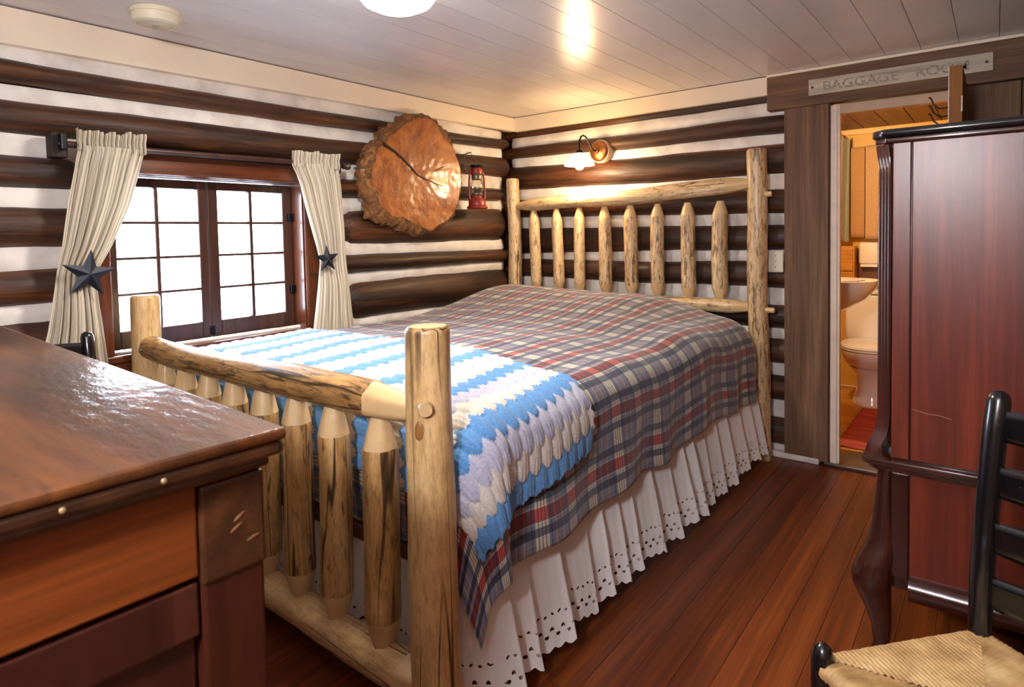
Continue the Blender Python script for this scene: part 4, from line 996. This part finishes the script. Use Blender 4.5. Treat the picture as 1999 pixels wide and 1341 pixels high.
for xx in (1.81, 2.49): box('bar_mount', xx-.012, xx+.012, 1.885, 1.95, 1.85, 1.88, M_DOOR, bar, .003)
def towel(name, label, x0, x1, zt, zb, mat, yb, band=None):
    th = thing(name, label, 'towel', ((x0+x1)/2, yb, zb))
    def fn(u, v):
        s = v*2-1; x = x0+(x1-x0)*u
        if abs(s) < .08: a = s/.08*PI/2; y = yb+(.014)*math.sin(-a)*-1*-1; z = zt+.012*math.cos(a)-.012
        else:
            z = zt-.012-(zt-zb)*(abs(s)-.08)/.92; y = yb-math.copysign(.014, -s)*-1
        y += .006*math.sin(u*PI*3+1)*(zt-z)/(zt-zb)*(1 if s < 0 else .4)
        return (x, y-.0, z)
    o = grid('towel_cloth', 20, 40, fn, mat, th); m_ = o.modifiers.new('thickness', 'SOLIDIFY'); m_.thickness = .009; m_.offset = 0
    return th
towel('bath_towel', 'dark tan bath towel hanging on the bathroom towel bar', 1.845, 1.941, 1.88, 1.20, M_TAN, 1.895)
towel('bath_towel', 'light tan folded bath towel nearest the armoire on the towel bar', 1.946, 2.09, 1.885, 1.185, M_TAN2, 1.895)
tpp = thing('paper_towel_holder', 'cream paper roll holder under the towels on the bathroom wall', 'paper holder', (1.97, 1.93, .98))
box('holder_body', 1.905, 2.04, 1.86, 1.95, .978, 1.148, plain('cream_enamel', (240, 226, 196), .35), tpp, .02, seg=4)
box('paper_edge', 1.915, 2.03, 1.875, 1.885, .958, .985, plain('white_paper', (246, 240, 228), .8), tpp, .002)
M_ROBE = cloth('grey_green_cloth', (168, 160, 128), .3, 120)
rb = thing('hanging_garment', 'pale grey green garment hanging at the left inside the bathroom', 'garment', (1.80, 1.80, 1.15))
grid('garment_cloth', 40, 24, lambda u, v: (1.70+.145*u-.02*v*(1-u), 1.82+.03*math.cos(u*14+v*1.5)+.02*u, 1.97-.80*v-.02*math.sin(u*9)), M_ROBE, rb)
tube('garment_hook', [(1.78, 1.95, 1.98), (1.78, 1.88, 1.975), (1.78, 1.85, 1.99)], .005, M_BLACKIRON, rb, 8)
wb2 = thing('wall_cabinet', 'small yellow pine cabinet low on the bathroom wall', 'cabinet', (1.78, 1.88, .80))
box('cabinet_body', 1.66, 1.885, 1.80, 1.95, .82, 1.12, M_BFL, wb2, .004); box('cabinet_door', 1.67, 1.875, 1.788, 1.80, .93, 1.10, M_BFL, wb2, .003); box('drawer', 1.67, 1.875, 1.788, 1.80, .83, .92, M_BFL, wb2, .003)
tag(box('trim_10', 1.885, 2.9, 1.935, 1.95, 0, 1.10, plain('brown_wainscot', (104, 66, 34), .5), bev=.003), kind='structure')
# sink
si = thing('wall_sink', 'white porcelain wall hung sink inside the bathroom door', 'sink', (1.92, .75, .74))
loft('basin', [(1.84, .75, .735, .10, .10), (1.865, .75, .76, .16, .14), (1.885, .75, .82, .23, .19), (1.900, .75, .885, .268, .225), (1.905, .75, .925, .278, .232), (1.905, .75, .938, .276, .230)], M_PORC, si, 40, 2.6)
box('back_ledge', 1.60, 1.70, .52, .98, .90, .985, M_PORC, si, .015, seg=3)
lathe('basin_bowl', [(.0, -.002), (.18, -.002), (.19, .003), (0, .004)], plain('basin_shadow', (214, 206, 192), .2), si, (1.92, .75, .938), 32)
tube('faucet', [(1.66, .75, .98), (1.66, .75, 1.05), (1.70, .75, 1.08), (1.76, .75, 1.06)], .012, M_GREY, si, 10)
tube('drain_pipe', [(1.84, .75, .74), (1.84, .75, .62), (1.76, .75, .56), (1.60, .75, .56)], .018, M_GREY, si, 12)
# toilet
to = thing('toilet', 'white porcelain toilet with closed lid beyond the red rug', 'toilet', (2.06, 1.55, 0))
TX, TY = 2.055, 1.50
loft('pedestal', [(TX, TY+.06, 0, .135, .21), (TX, TY+.06, .03, .132, .205), (TX, TY+.07, .10, .105, .18), (TX, TY+.06, .20, .11, .19), (TX, TY+.03, .27, .15, .23)], M_PORC, to, 32, 2.4)
loft('bowl', [(TX, TY+.03, .26, .135, .20), (TX, TY+.01, .30, .175, .245), (TX, TY, .35, .195, .27), (TX, TY, .395, .20, .275)], M_PORC, to, 40, 2.3)
loft('seat', [(TX, TY, .397, .198, .272), (TX, TY, .402, .204, .278), (TX, TY, .412, .204, .278)], M_PORC, to, 40, 2.3)
loft('lid', [(TX, TY, .414, .198, .270), (TX, TY, .420, .204, .276), (TX, TY, .432, .200, .272), (TX, TY, .438, .16, .23), (TX, TY, .440, .06, .1)], M_PORC, to, 40, 2.3)
box('tank', TX-.225, TX+.225, 1.74, 1.925, .40, .76, M_PORC, to, .03, seg=4); box('tank_lid', TX-.235, TX+.235, 1.73, 1.93, .76, .795, M_PORC, to, .012, seg=3)
# rug
t = T('red_rag_rug'); a = t.noise(t.coords((4, 70, 4), False), 1, 4)
t.p(Base_Color=t.ramp(a, [(.3, s2l((136, 40, 34))), (.5, s2l((176, 72, 60))), (.7, s2l((198, 104, 84)))]), Roughness=.95, Normal=t.bump(a, .6, .004)); M_RUG = t.m
rg = thing('rag_rug', 'red striped rag rug on the bathroom floor', 'rug', (2.3, .88, 0))
grid('rug_weave', 30, 80, lambda u, v: (2.02+.58*u+.003*math.sin(v*60), .36+.93*v, .006+.0012*math.sin(v*300)), M_RUG, rg, None, solid=.006)
bl = thing('bathroom_lamp', 'warm bare bulb ceiling fixture inside the bathroom', 'ceiling light', (1.80, .55, 2.03))
lathe('lamp_base', [(0, 0), (.05, 0), (.045, -.02), (.02, -.03), (0, -.03)], M_PORC, bl, (1.80, .55, 2.03), 24)
lathe('light_bulb', [(.012, -.03), (.03, -.06), (.034, -.08), (.02, -.105), (0, -.11)], M_BULB, bl, (1.80, .55, 2.03), 20)
l = bpy.data.lights.new('bathroom_light', 'POINT'); l.energy = BATH_W; l.color = (1, .78, .48); l.shadow_soft_size = .05
o = bpy.data.objects.new('bathroom_light', l); COL.objects.link(o); o.location = (1.80, .55, 1.88)
